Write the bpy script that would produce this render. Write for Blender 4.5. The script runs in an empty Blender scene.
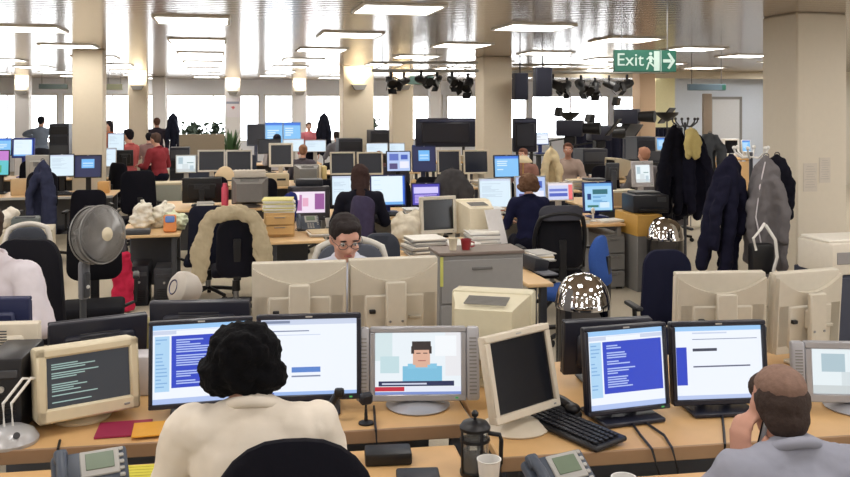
import bpy, bmesh, math, random
from mathutils import Vector, Matrix, Euler, noise

C = bpy.context.scene.collection
R = math.radians
F, CX, HY, CAM = 876.0, 425.0, 107.0, 2.0      # focal length in pixels, principal column, horizon row, eye height
YAW = 13.0                                     # the building grid is turned this much from the view
SE, CO = math.sin(R(YAW)), math.cos(R(YAW))

# ------------------------------------------------------------------ materials
def lin(c):
    c /= 255.0
    return c / 12.92 if c <= .04045 else ((c + .055) / 1.055) ** 2.4
def rgb(t): return (lin(t[0]), lin(t[1]), lin(t[2]), 1)
_mats = {}
def M(col, rough=.55, metal=0.0, var=.06, bump=0.0, scale=25.0, coat=0.0):
    key = (col, rough, metal, var, bump, scale, coat)
    if key in _mats: return _mats[key]
    m = bpy.data.materials.new('surface_%d_%d_%d' % col); m.use_nodes = True
    nt = m.node_tree; b = nt.nodes['Principled BSDF']
    b.inputs['Roughness'].default_value = rough; b.inputs['Metallic'].default_value = metal
    b.inputs['Coat Weight'].default_value = coat
    if rough >= .75: b.inputs['Specular IOR Level'].default_value = .2
    tc = nt.nodes.new('ShaderNodeTexCoord'); n = nt.nodes.new('ShaderNodeTexNoise')
    n.inputs['Scale'].default_value = scale; n.inputs['Detail'].default_value = 4
    nt.links.new(tc.outputs['Object'], n.inputs['Vector'])
    mx = nt.nodes.new('ShaderNodeMix'); mx.data_type = 'RGBA'
    c = rgb(col)
    mx.inputs['A'].default_value = tuple(max(0, v * (1 - var)) for v in c[:3]) + (1,)
    mx.inputs['B'].default_value = tuple(min(1, v * (1 + var)) for v in c[:3]) + (1,)
    nt.links.new(n.outputs['Fac'], mx.inputs['Factor']); nt.links.new(mx.outputs['Result'], b.inputs['Base Color'])
    if bump:
        bp = nt.nodes.new('ShaderNodeBump'); bp.inputs['Strength'].default_value = bump; bp.inputs['Distance'].default_value = .01
        nt.links.new(n.outputs['Fac'], bp.inputs['Height']); nt.links.new(bp.outputs['Normal'], b.inputs['Normal'])
    _mats[key] = m
    return m
def G(col, s=.80):
    """a lit picture element of a display or lamp"""
    key = ('e', col, s)
    if key in _mats: return _mats[key]
    m = bpy.data.materials.new('lit_%d_%d_%d' % col); m.use_nodes = True
    b = m.node_tree.nodes['Principled BSDF']
    b.inputs['Base Color'].default_value = (.02, .02, .02, 1); b.inputs['Roughness'].default_value = .35
    b.inputs['Emission Color'].default_value = rgb(col); b.inputs['Emission Strength'].default_value = s
    _mats[key] = m
    return m
def cloth(col, bump=.5, scale=14): return M(col, .9, 0, .12, bump, scale)

BLACK = M((15, 15, 20), .45); BLACK2 = M((25, 27, 37), .5); NAVY = cloth((16, 17, 34)); FABRIC = M((14, 14, 24), .95, 0, .12, .25, 60)
DGREY = M((64, 66, 72), .5); GREY = M((132, 130, 128), .5); LGREY = M((176, 174, 170), .45)
BEIGE = M((205, 198, 182), .5); BEIGE2 = M((188, 181, 166), .5); CREAM = M((226, 215, 190), .6); WHITE = M((232, 230, 226), .5)
SILVER = M((186, 186, 188), .35, .3); CHROME = M((215, 215, 218), .06, 1.0, .0); WOOD = M((214, 172, 118), .42, 0, .12, .05, 9)
WOODL = M((222, 186, 138), .42, 0, .1, .05, 9); EDGE = M((120, 112, 108), .5); PAPER = M((236, 233, 226), .8); RUBBER = M((18, 18, 20), .7)
STEEL = M((150, 150, 152), .3, .8); TAN = M((200, 160, 105), .6); GLOSSB = M((12, 12, 18), .15)

# ------------------------------------------------------------------ mesh collector
class MB:
    def __init__(s): s.v, s.f, s.m, s.mats, s.sm = [], [], [], [], []
    def mi(s, mat):
        if mat not in s.mats: s.mats.append(mat)
        return s.mats.index(mat)
    def add(s, vs, fs, mat, smooth=True):
        o = len(s.v); k = s.mi(mat)
        s.v.extend(Vector(v) for v in vs)
        for f in fs: s.f.append([o + i for i in f]); s.m.append(k); s.sm.append(smooth)
        return s
    def box(s, c, sz, mat, bev=.004, rot=None, seg=1):
        bm = bmesh.new(); bmesh.ops.create_cube(bm, size=1.0)
        for v in bm.verts: v.co = Vector((v.co.x * sz[0], v.co.y * sz[1], v.co.z * sz[2]))
        bev = min(bev, .45 * min(sz))
        if bev > 0: bmesh.ops.bevel(bm, geom=list(bm.edges), offset=bev, segments=seg, affect='EDGES', profile=.5)
        if rot is not None: bm.transform(Euler([R(a) for a in rot]).to_matrix().to_4x4())
        bm.transform(Matrix.Translation(Vector(c)))
        bm.verts.index_update()
        s.add([v.co.copy() for v in bm.verts], [[v.index for v in f.verts] for f in bm.faces], mat); bm.free()
        return s
    def cyl(s, a, b, r0, r1, mat, n=16):
        a, b = Vector(a), Vector(b); ax = (b - a)
        q = ax.to_track_quat('Z', 'Y') if ax.length > 1e-9 else None
        vs = []
        for p, r in ((a, r0), (b, r1)):
            for i in range(n):
                t = 2 * math.pi * i / n
                vs.append(p + q @ Vector((math.cos(t) * r, math.sin(t) * r, 0)))
        fs = [[i, (i + 1) % n, n + (i + 1) % n, n + i] for i in range(n)] + [list(range(n))[::-1], list(range(n, 2 * n))]
        return s.add(vs, fs, mat)
    def tube(s, pts, r, mat, n=8):
        pts = [Vector(p) for p in pts]; vs = []; up = Vector((0.13, .21, 1))
        for i, p in enumerate(pts):
            d = (pts[min(i + 1, len(pts) - 1)] - pts[max(i - 1, 0)]).normalized()
            e = d.cross(up)
            if e.length < 1e-3: e = d.cross(Vector((1, 0, 0)))
            e.normalize(); g = d.cross(e)
            for k in range(n):
                t = 2 * math.pi * k / n; vs.append(p + e * math.cos(t) * r + g * math.sin(t) * r)
        fs = []
        for i in range(len(pts) - 1):
            for k in range(n): fs.append([i * n + k, i * n + (k + 1) % n, (i + 1) * n + (k + 1) % n, (i + 1) * n + k])
        fs += [list(range(n))[::-1], list(range((len(pts) - 1) * n, len(pts) * n))]
        return s.add(vs, fs, mat)
    def lathe(s, prof, mat, n=28, o=(0, 0, 0), mtx=None):
        vs = []; o = Vector(o)
        for r, z in prof:
            for i in range(n):
                t = 2 * math.pi * i / n
                p = Vector((math.cos(t) * max(r, 1e-4), math.sin(t) * max(r, 1e-4), z))
                if mtx is not None: p = mtx @ p
                vs.append(p + o)
        k = len(prof)
        fs = [[j * n + i, j * n + (i + 1) % n, (j + 1) * n + (i + 1) % n, (j + 1) * n + i] for j in range(k - 1) for i in range(n)]
        if prof[0][0] > 1e-3: fs.append(list(range(n))[::-1])
        if prof[-1][0] > 1e-3: fs.append(list(range((k - 1) * n, k * n)))
        return s.add(vs, fs, mat)
    def prism(s, poly, t0, t1, mat, axes=((1, 0, 0), (0, 0, 1), (0, 1, 0)), o=(0, 0, 0)):
        ex, ey, ez = (Vector(a) for a in axes); o = Vector(o); n = len(poly)
        vs = [o + ex * p[0] + ey * p[1] + ez * t for t in (t0, t1) for p in poly]
        fs = [[i, (i + 1) % n, n + (i + 1) % n, n + i] for i in range(n)] + [list(range(n))[::-1], list(range(n, 2 * n))]
        return s.add(vs, fs, mat, False)
    def ball(s, c, r, mat, nu=18, nv=12, rot=None):
        if not hasattr(r, '__len__'): r = (r, r, r)
        c = Vector(c); mt = Euler([R(a) for a in rot]).to_matrix() if rot is not None else Matrix.Identity(3)
        vs = [c + mt @ Vector((0, 0, -r[2]))]
        for j in range(1, nv):
            ph = -math.pi / 2 + math.pi * j / nv
            for i in range(nu):
                t = 2 * math.pi * i / nu
                vs.append(c + mt @ Vector((r[0] * math.cos(ph) * math.cos(t), r[1] * math.cos(ph) * math.sin(t), r[2] * math.sin(ph))))
        vs.append(c + mt @ Vector((0, 0, r[2])))
        fs = [[0, 1 + (i + 1) % nu, 1 + i] for i in range(nu)]
        for j in range(nv - 2):
            for i in range(nu):
                a = 1 + j * nu
                fs.append([a + i, a + (i + 1) % nu, a + nu + (i + 1) % nu, a + nu + i])
        a = 1 + (nv - 2) * nu
        fs += [[a + i, a + (i + 1) % nu, len(vs) - 1] for i in range(nu)]
        return s.add(vs, fs, mat)
    def quad(s, pts, mat): return s.add(pts, [list(range(len(pts)))], mat, False)
    def pad(s, w, h, t, mat, bow=0.0, rad=.08, c=(0, 0, 0), lean=0.0, taper=1.0, n=6):
        """an upholstered slab standing in the xz plane, bowed about its vertical axis"""
        def outline(k):
            pts = []; rr = min(rad, w / 2 * .95, h / 2 * .95)
            for cx, cz, a0 in ((w / 2 - rr, h / 2 - rr, 0), (-w / 2 + rr, h / 2 - rr, 90), (-w / 2 + rr, -h / 2 + rr, 180), (w / 2 - rr, -h / 2 + rr, 270)):
                for i in range(n + 1):
                    a = R(a0 + 90 * i / n); pts.append(((cx + rr * math.cos(a)) * k, (cz + rr * math.sin(a)) * k))
            return pts
        rings = [(.0, -.5), (.5, -.5), (.9, -.45), (.985, -.25), (1, 0), (.985, .25), (.9, .45), (.5, .5), (.0, .5)]
        vs = []; m = 4 * (n + 1); mt = Euler((R(-lean), 0, 0)).to_matrix(); c = Vector(c)
        for k, yo in rings:
            for x, z in outline(max(k, .001)):
                x *= 1 + (taper - 1) * (z / h + .5)
                vs.append(c + mt @ Vector((x, yo * t + bow * (2 * x / w) ** 2, z)))
        fs = [[j * m + i, (j + 1) * m + i, (j + 1) * m + (i + 1) % m, j * m + (i + 1) % m] for j in range(len(rings) - 1) for i in range(m)]
        return s.add(vs, fs, mat)
    def xf(s, mtx, start=0):
        for i in range(start, len(s.v)): s.v[i] = mtx @ s.v[i]
        return s
    def build(s, name, parent=None, angle=38):
        me = bpy.data.meshes.new(name); me.from_pydata([tuple(v) for v in s.v], [], s.f)
        for m in s.mats: me.materials.append(m)
        me.polygons.foreach_set('material_index', s.m); me.polygons.foreach_set('use_smooth', s.sm)
        me.update(); me.set_sharp_from_angle(angle=R(angle))
        o = bpy.data.objects.new(name, me); C.objects.link(o)
        if parent is not None: o.parent = parent
        return o

# ------------------------------------------------------------------ organic shapes: overlapping solids fused into one skin
class Blob(MB):
    def cap(s, a, b, ra, rb, n=14):
        a, b = Vector(a), Vector(b); ax = b - a
        q = ax.to_track_quat('Z', 'Y'); L = ax.length; pr = []
        for i in range(5):
            t = math.pi / 2 * (1 - i / 4); pr.append((ra * math.cos(t), -ra * math.sin(t)))
        for i in range(5):
            t = math.pi / 2 * i / 4; pr.append((rb * math.cos(t), L + rb * math.sin(t)))
        return s.lathe(pr, None, n, a, q.to_matrix())
    def chain(s, pts, rs):
        for i in range(len(pts) - 1): s.cap(pts[i], pts[i + 1], rs[i], rs[i + 1])
        return s
    def ell(s, c, r, rot=None): return s.ball(c, r, None, 18, 12, rot)
    def skin(s, name, mat, voxel, parent=None, smooth=3, disp=None, cut=None):
        me = bpy.data.meshes.new(name); me.from_pydata([tuple(v) for v in s.v], [], s.f); me.update()
        o = bpy.data.objects.new(name, me); C.objects.link(o)
        rm = o.modifiers.new('fuse', 'REMESH'); rm.mode = 'VOXEL'; rm.voxel_size = voxel
        sm = o.modifiers.new('soft', 'SMOOTH'); sm.factor = .5; sm.iterations = smooth
        dg = bpy.context.evaluated_depsgraph_get(); dg.update()
        me2 = bpy.data.meshes.new_from_object(o.evaluated_get(dg)); o.modifiers.clear()
        o.data = me2; bpy.data.meshes.remove(me); me2.name = name
        if disp:
            amp, sc = disp; off = Vector((hash(name) % 7, len(s.v) % 11, 3))
            nv = [v.normal.copy() for v in me2.vertices]
            for v, nn in zip(me2.vertices, nv): v.co += nn * amp * noise.fractal(v.co * sc + off, 1.0, 2.0, 3)
        if cut:
            bm = bmesh.new(); bm.from_mesh(me2)
            for co, no in cut: bmesh.ops.bisect_plane(bm, geom=list(bm.verts) + list(bm.edges) + list(bm.faces), plane_co=co, plane_no=no, clear_outer=True)
            bm.to_mesh(me2); bm.free()
        me2.materials.clear(); me2.materials.append(mat)
        me2.polygons.foreach_set('use_smooth', [True] * len(me2.polygons)); me2.update()
        if parent is not None: o.parent = parent
        return o

# ------------------------------------------------------------------ things
def tag(o, label, cat, group=None):
    o['label'] = label; o['category'] = cat
    if group: o['group'] = group
    return o
def thing(name, label, cat, loc=(0, 0, 0), rz=0, group=None):
    o = bpy.data.objects.new(name, None); C.objects.link(o); o.empty_display_size = .1
    o.location = loc; o.rotation_euler = (0, 0, R(rz))
    return tag(o, label, cat, group)
def struct(name, mb, parent=None):
    o = mb.build(name, parent)
    if parent is None: o['kind'] = 'structure'
    return o
def wx(px, d): return (px - CX) / F * d
def wz(py, d): return CAM - (py - HY) * d / F
def on(px, py, z):
    d = (CAM - z) * F / (py - HY)
    return Vector((wx(px, d), d, z))

# ------------------------------------------------------------------ desks
class Desk:
    """front edge passes the ray of column px at distance d; n points away from the camera"""
    def __init__(s, px, d, yaw=YAW, z=.72):
        s.p = Vector((wx(px, d), d)); s.yaw = yaw; s.z = z
        s.e = Vector((math.cos(R(yaw)), math.sin(R(yaw)))); s.n = Vector((-s.e.y, s.e.x))
    def at(s, px, off):
        r = Vector(((px - CX) / F, 1.0)); t = (off + s.p.dot(s.n)) / r.dot(s.n)
        return Vector((r.x * t, t, s.z + .0015))
    def build(s, label, px0, px1, depth, top=None, under=None, group=None, thick=.028, legs=True, panel=True, name='office_desk', edge=None):
        top = top or WOODL; under = under or DGREY
        a = (s.at(px0, 0).xy - s.p).dot(s.e); b = (s.at(px1, 0).xy - s.p).dot(s.e)
        ctr = s.p + s.e * (a + b) / 2; w = b - a
        t = thing(name, label, 'desk', (ctr.x, ctr.y, 0), s.yaw, group)
        MB().box((0, depth / 2, s.z - thick / 2), (w, depth, thick), top, .006).build('desktop', t)
        if edge: MB().box((0, -.006, s.z - thick / 2 - .001), (w, .012, thick * 1.3), edge, .003).build('edge_trim', t)
        if panel: MB().box((0, depth * .62, .39), (w - .14, .02, .56), under, .004).build('modesty_panel', t)  # panel set well forward to make the space under the desk read shaded
        if legs:
            for x in (-w / 2 + .06, w / 2 - .06):
                for y in (.07, depth - .05):
                    MB().box((x, y, (s.z - thick) / 2), (.05, .05, s.z - thick), under, .004).box((x, y, .012), (.07, .07, .022), RUBBER, .004).build('leg', t)
        return t

# ------------------------------------------------------------------ displays
def rows(rnd, x0, x1, y0, y1, n, mat, hh=.012, gap=.25):
    out = []
    for i in range(n):
        y = y1 - (i + .5) * (y1 - y0) / n
        if rnd.random() < gap: continue
        out.append((x0, y - hh / 2, x0 + (x1 - x0) * (.35 + .65 * rnd.random()), y + hh / 2, mat))
    return out
def picture(kind, seed):
    """a list of flat rectangles that make what the display shows"""
    r = random.Random(seed); W = G((232, 238, 248)); LB = G((150, 195, 238)); BL = G((38, 66, 190)); DB = G((28, 36, 110)); TX = G((120, 132, 160)); P = G((196, 206, 228))
    if kind == 'off': return M((16, 17, 24), .18, 0, .02), []
    if kind == 'offgrey': return M((34, 38, 52), .25, 0, .02), []
    if kind == 'doc': return G((214, 232, 244)), [(0, .93, 1, 1, P)] + rows(r, .08, .75, .35, .85, 12, G((188, 206, 222)), .02)
    if kind == 'edit':      # pale page with a toolbar, two grey lines, a blue bar
        return W, [(0, .93, 1, 1, P), (.02, .95, .3, .985, TX), (.04, .84, .5, .855, TX), (.04, .79, .62, .80, P), (.32, .30, .62, .37, G((84, 128, 200))), (.32, .24, .62, .26, TX), (0, 0, 1, .05, G((150, 180, 230))), (.02, .01, .14, .04, BL)]
    if kind == 'news':      # blue text pane left, light side bar
        o = [(0, .94, 1, 1, LB), (.0, .88, 1, .93, P), (0, .0, 1, .07, G((170, 190, 232))), (.02, .16, .17, .86, G((168, 206, 236))), (.19, .2, .98, .86, BL), (.24, .875, .7, .925, W)]
        for b in range(3): o += rows(r, .24, .62, .24 + .2 * b, .42 + .2 * b, 6, G((170, 188, 235)), .016, .1)
        o += rows(r, .03, .15, .2, .84, 14, G((120, 165, 215)), .014)
        return W, o
    if kind == 'split':     # narrow blue strip and a white page
        return W, [(0, .94, 1, 1, LB), (.0, .0, 1, .06, G((180, 196, 232))), (.01, .2, .13, .72, BL), (.2, .82, .95, .83, TX), (.2, .66, .48, .70, G((60, 66, 84))), (.2, .44, .86, .46, G((90, 96, 120))), (.2, .9, .6, .92, P)]
    if kind == 'anchor':    # a newsreader in a pale studio
        sk = G((214, 170, 148)); o = [(0, .55, .2, 1, G((205, 222, 226))), (.82, .3, 1, 1, G((226, 226, 230))), (.06, .35, .28, .62, G((188, 214, 220))), (.7, .62, .95, .95, G((236, 240, 244)))]
        o += [(.32, .2, .78, .46, G((120, 184, 214))), (.38, .42, .72, .5, G((130, 192, 220))), (.44, .48, .64, .78, sk), (.47, .44, .61, .5, sk), (.43, .72, .65, .86, G((48, 40, 42))), (.42, .66, .455, .78, G((48, 40, 42))), (.63, .66, .66, .78, G((48, 40, 42))),
              (.48, .66, .53, .675, G((60, 46, 44))), (.56, .66, .61, .675, G((60, 46, 44))), (.5, .54, .59, .555, G((160, 96, 90)))]
        o += [(.04, .14, .92, .22, G((34, 44, 84))), (.0, .06, .34, .13, G((190, 40, 62))), (.34, .06, 1, .13, G((222, 226, 240))), (.0, .0, 1, .05, G((120, 140, 200))), (.08, .165, .6, .19, G((200, 206, 226)))]
        return G((226, 234, 240)), o
    if kind == 'room':
        return G((222, 232, 236)), [(.0, .0, 1, .2, G((196, 204, 206))), (.1, .5, .34, .9, G((168, 190, 200))), (.3, .2, .62, .5, G((206, 216, 220))), (.55, .55, .9, .6, G((120, 150, 150))), (.7, .1, .9, .4, G((178, 196, 206)))]
    if kind == 'term':
        o = []
        for b in range(4): o += rows(r, .06, .62, .08 + .22 * b, .26 + .22 * b, 4, G((150, 178, 172), .8), .022, .15)
        return G((44, 50, 58), .7), o
    if kind == 'web':
        return G((160, 208, 240)), [(0, .9, 1, 1, G((110, 170, 230))), (.3, .6, .85, .78, G((54, 110, 120))), (.1, .4, .24, .62, G((30, 60, 120))), (.1, .12, .5, .2, G((60, 120, 110))), (.55, .1, .9, .3, G((210, 232, 246)))] + rows(r, .3, .9, .3, .55, 5, G((90, 150, 200)), .03)
    if kind == 'purple':
        return G((70, 60, 170)), [(.05, .55, .95, .86, G((206, 198, 250)))] + rows(r, .08, .92, .08, .5, 6, G((180, 160, 236)), .05, .1)
    if kind == 'pink':
        return G((236, 220, 236)), [(.02, .1, .28, .85, G((180, 120, 170))), (.3, .3, .48, .7, G((226, 170, 196))), (.68, .15, .98, .9, G((150, 90, 150))), (.05, .6, .2, .95, G((250, 240, 250)))]
    if kind == 'sky':
        return G((128, 190, 240)), [(0, .88, 1, 1, G((60, 120, 220)))] + rows(r, .1, .8, .2, .8, 6, G((210, 232, 250)), .05)
    if kind == 'bright':
        return G((222, 238, 248)), [(0, 0, 1, .1, G((110, 170, 230))), (.94, 0, 1, 1, G((40, 100, 210)))] + rows(r, .08, .5, .5, .9, 5, G((200, 222, 240)), .02)
    if kind == 'redside':
        return G((206, 212, 240)), [(0, .86, 1, 1, G((230, 220, 226))), (.05, .2, .8, .4, G((84, 100, 190))), (.05, .5, .8, .66, G((110, 124, 204))), (.84, 0, 1, .9, G((236, 120, 120)))]
    if kind == 'dialog':
        return G((26, 34, 76), .8), [(.25, .42, .75, .85, G((110, 180, 240))), (.3, .62, .7, .68, G((190, 222, 250))), (.3, .5, .7, .56, G((170, 210, 248)))]
    if kind == 'teal':
        return G((90, 190, 200)), [(0, .6, 1, 1, G((190, 120, 200))), (.1, .1, .6, .4, G((70, 160, 110)))]
    if kind == 'mixed':
        return G((176, 196, 236)), [(.1, .55, .5, .9, G((90, 110, 190))), (.55, .15, .95, .5, G((230, 230, 244))), (.1, .1, .45, .4, G((80, 70, 120))), (.6, .6, .9, .85, G((60, 90, 180)))]
def screen_part(parent, kind, w, h, y, cz, seed=1, mtx=None):
    base, rects = picture(kind, seed); mb = MB()
    def q(x0, z0, x1, z1, m, k):
        yy = y - .0004 * k
        mb.quad([(-w / 2 + x0 * w, yy, cz - h / 2 + z0 * h), (-w / 2 + x1 * w, yy, cz - h / 2 + z0 * h), (-w / 2 + x1 * w, yy, cz - h / 2 + z1 * h), (-w / 2 + x0 * w, yy, cz - h / 2 + z1 * h)], m)
    q(0, 0, 1, 1, base, 0)
    for k, (a, b, c, d, m) in enumerate(rects): q(a, b, c, d, m, 1 + k * .2)
    if mtx is not None: mb.xf(mtx)
    return mb.build('screen', parent)

def lcd(label, loc, rz, w, h, body=None, screen='off', lift=.09, tilt=6, bezel=None, bw=.018, stand='plate', group=None, back='plain', seed=1, name='monitor', cat='monitor', speaker=False, scale=1.0):
    body = body or BLACK; bezel = bezel or body
    t = thing(name, label, cat, loc, rz, group); cz = lift + h / 2
    mt = Matrix.Translation((0, 0, cz)) @ Matrix.Rotation(R(-tilt), 4, 'X') @ Matrix.Translation((0, 0, -cz))
    # stand
    if stand == 'plate':
        MB().box((0, .03, .009), (min(.26, w * .6), .2, .016), body, .006).box((0, .03, .02), (min(.2, w * .45), .15, .008), body, .003).build('base', t)
    elif stand == 'oval':
        MB().lathe([(min(.13, w * .36), 0), (min(.135, w * .37), .006), (min(.11, w * .3), .02), (.045, .034), (0.0, .036)], body, 30, (0, .03, 0)).build('base', t)
    elif stand == 'twin':
        MB().box((0, .03, .01), (.27, .22, .018), body, .005).build('base', t)
    if stand == 'twin':
        for sx in (-.055, .055): MB().box((sx, .06, cz * .5), (.035, .035, cz * .98), body, .006, rot=(-6, 0, 0)).build('stand_arm', t)
    elif stand: MB().box((0, .055, .015 + cz * .5), (.075, .04, cz), body, .01).build('neck', t)
    # housing
    hb = MB().box((0, .012, cz), (w, .034, h), body, .008, seg=2)
    if back == 'plain':
        hb.box((0, .036, cz - .01), (w * .72, .03, h * .62), body, .012)
        for i in range(6): hb.box((0, .0525, cz + h * .08 + i * .012), (w * .4, .003, .005), DGREY, 0)
    elif back == 'scoop':
        pts = [(-w / 2 + .006, -h / 2 + .006), (w / 2 - .006, -h / 2 + .006), (w / 2 - .006, h / 2 - .02)]
        for i in range(1, 16): 
            u = 1 - 2 * i / 16; pts.append((u * (w / 2 - .006), h / 2 - .02 - .2 * h * (1 - u * u)))
        pts.append((-w / 2 + .006, h / 2 - .02))
        hb.prism(pts, .02, .052, body, o=(0, 0, cz))
        hb.box((0, .05, cz - h * .16), (w * .66, .02, h * .52), body, .008)
        for sx in (-1, 1):
            for i in range(9): hb.box((sx * w * .40 + (i - 4) * .006, .0535, cz - h * .14), (.0022, .003, h * .5), BEIGE2, 0)
    elif back == 'deep':
        hb.box((0, .05, cz), (w * .8, .06, h * .8), body, .02)
    hb.xf(mt); hb.build('housing', t)
    if back == 'scoop':
        MB().box((0.0, .075, cz - h * .06), (.085, .035, .095), body, .008).box((0, .094, cz - h * .02), (.07, .012, .03), WHITE, .004, rot=(25, 0, 0)).xf(mt).build('mount', t)
        MB().box((0.0, .098, cz - h * .12), (.1, .03, h * .75), body, .006).cyl((-.03, .113, cz - .08), (-.03, .117, cz - .08), .006, .006, STEEL).cyl((.03, .113, cz - .08), (.03, .117, cz - .08), .006, .006, STEEL).build('stand_column', t)
        MB().box((.11, .07, cz - h * .08), (.03, .02, .018), BLACK, .003).xf(mt).build('connector', t); MB().box((-.10, .068, cz - h * .16), (.06, .015, .015), BEIGE2, .003).xf(mt).build('cable_guide', t)
    # bezel
    b = MB(); yb = -.010
    for (cx, cc, sx, sz) in ((0, cz + h / 2 - bw / 2, w, bw), (0, cz - h / 2 + bw * .6, w, bw * 1.2), (-w / 2 + bw / 2, cz, bw, h - 2 * bw), (w / 2 - bw / 2, cz, bw, h - 2 * bw)):
        b.box((cx, yb, cc), (sx, .016, sz), bezel, .004)
    b.xf(mt); bz = b.build('bezel', t)
    if scale > 0 and w > .3: MB().box((0, -.0185, cz + h / 2 - bw * .5), (.028, .002, .006), LGREY, 0).xf(mt).build('badge', bz)
    if speaker:
        for sx in (-1, 1):
            g = MB()
            g.box((sx * (w / 2 + .028), .0, cz), (.055, .045, h), bezel, .012, seg=2)
            for i in range(16): g.box((sx * (w / 2 + .028), -.0235, cz - h * .4 + i * h * .05), (.03, .002, .005), GREY, 0)
            g.xf(mt).build('speaker_panel', t)
    screen_part(t, screen, w - 2 * bw, h - 2.2 * bw, -.006, cz - .1 * bw * 0, seed, mt)
    MB().box((w * .4, -.0185, cz - h / 2 + bw * .6), (.012, .002, .006), G((90, 200, 110), .5) if screen != 'off' else GREY, 0).xf(mt).build('power_button', bz)
    return t

def crt(label, loc, rz, w, h, dep, body=None, screen='off', tilt=0, lift=.05, group=None, seed=2, bw=.035, bulge=.75, name='crt_monitor', cat='monitor'):
    body = body or BEIGE; t = thing(name, label, cat, loc, rz, group); cz = lift + h / 2
    mt = Matrix.Translation((0, 0, lift)) @ Matrix.Rotation(R(-tilt), 4, 'X') @ Matrix.Translation((0, 0, -lift))
    hb = MB().box((0, .06, cz), (w, .12, h), body, .014, seg=2)
    a, b2 = (w * .47, h * .47), (w * .5 * bulge, h * .5 * bulge)
    v = []
    for (x, z), y in ((a, .11), ((a[0] * .97, a[1] * .97), .16), (b2, dep * .78), ((b2[0] * .9, b2[1] * .88), dep)):
        v += [(-x, y, cz - z), (x, y, cz - z), (x, y, cz + z), (-x, y, cz + z)]
    fs = [[j * 4 + i, j * 4 + (i + 1) % 4, j * 4 + 4 + (i + 1) % 4, j * 4 + 4 + i] for j in range(3) for i in range(4)] + [[12, 13, 14, 15]]
    hb.add(v, fs, body, False)
    for i in range(7): hb.box((0, .18 + i * .02, cz + h * .47 - (i * .02 + .07) * .12), (w * .5, .007, .006), GREY, 0)
    hb.xf(mt).build('housing', t)
    f = MB()
    for (cx, cc, sx, sz) in ((0, cz + h / 2 - bw / 2, w, bw), (0, cz - h / 2 + bw * .75, w, bw * 1.5), (-w / 2 + bw / 2, cz, bw, h), (w / 2 - bw / 2, cz, bw, h)):
        f.box((cx, -.006, cc), (sx, .03, sz), body, .008)
    f.box((w * .36, -.022, cz - h / 2 + bw * .7), (.022, .006, .008), GREY, .002)
    f.xf(mt).build('bezel', t)
    MB().lathe([(w * .3, 0), (w * .31, .01), (w * .27, .022), (w * .2, .03), (w * .2, lift + .01)], body, 28, (0, dep * .4, 0)).build('base', t)
    screen_part(t, screen, w - 2 * bw, h - 2.5 * bw, -.003, cz + bw * .25, seed, mt)
    return t

# ------------------------------------------------------------------ seating
def chair(label, loc, rz, mat=None, w=.46, h=.52, top=1.0, frame=None, arms=True, group=None, bow=.06, lean=8, rad=.1, taper=.92, simple=False, headrest=None, name='office_chair'):
    mat = mat or FABRIC; t = thing(name, label, 'chair', loc, rz, group)
    if not simple:
        MB().box((0, .0, .405), (.48, .46, .08), mat, .035, seg=3).build('seat', t)
    cz = top - h / 2
    b = MB().pad(w, h, .07, mat, bow, rad, (0, -.28, cz), lean, taper); b.build('backrest', t)
    if frame:
        o = MB(); pts = []
        for i in range(41):
            a = R(-60 + 300 * i / 40); x = math.cos(a) * (w / 2 + .02); z = math.sin(a) * (h / 2 + .02)
            k = max(abs(x) / (w / 2 + .02), abs(z) / (h / 2 + .02)) ** .45
            x /= k; z /= k
            pts.append((x, -.295 + bow * (2 * x / w) ** 2 - z * math.tan(R(lean)), cz + z))
        o.tube(pts, .022, frame, 10).build('back_frame', t)
    if headrest:
        MB().pad(w * .95, .15, .075, headrest, bow, .07, (0, -.31, top + .02), lean, .95).build('headrest', t)
    MB().box((0, -.315, .6), (.07, .03, .3), BLACK, .006).box((0, -.17, .37), (.07, .32, .02), BLACK, .004).box((0, -.318, .42), (.07, .025, .12), BLACK, .004).build('back_support', t)
    MB().cyl((0, 0, .1), (0, 0, .37), .028, .024, STEEL).cyl((0, 0, .2), (0, 0, .3), .04, .036, BLACK).build('gas_post', t)
    if arms:
        for sx in (-1, 1):
            MB().tube([(sx * .22, .0, .40), (sx * .32, .0, .44), (sx * .325, .0, .63)], .016, BLACK).box((sx * .325, -.02, .645), (.05, .24, .03), BLACK, .012, seg=2).build('armrest', t)
    for k in range(5):
        a = R(72 * k + 18); x, y = math.cos(a), math.sin(a)
        l = MB().tube([(x * .02, y * .02, .115), (x * .15, y * .15, .1), (x * .29, y * .29, .075)], .02, BLACK).build('leg', t)
        if not simple: MB().cyl((x * .29 - y * .02, y * .29 + x * .02, .031), (x * .29 + y * .02, y * .29 - x * .02, .031), .029, .029, RUBBER, 14).build('caster', l)
    return t

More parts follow.
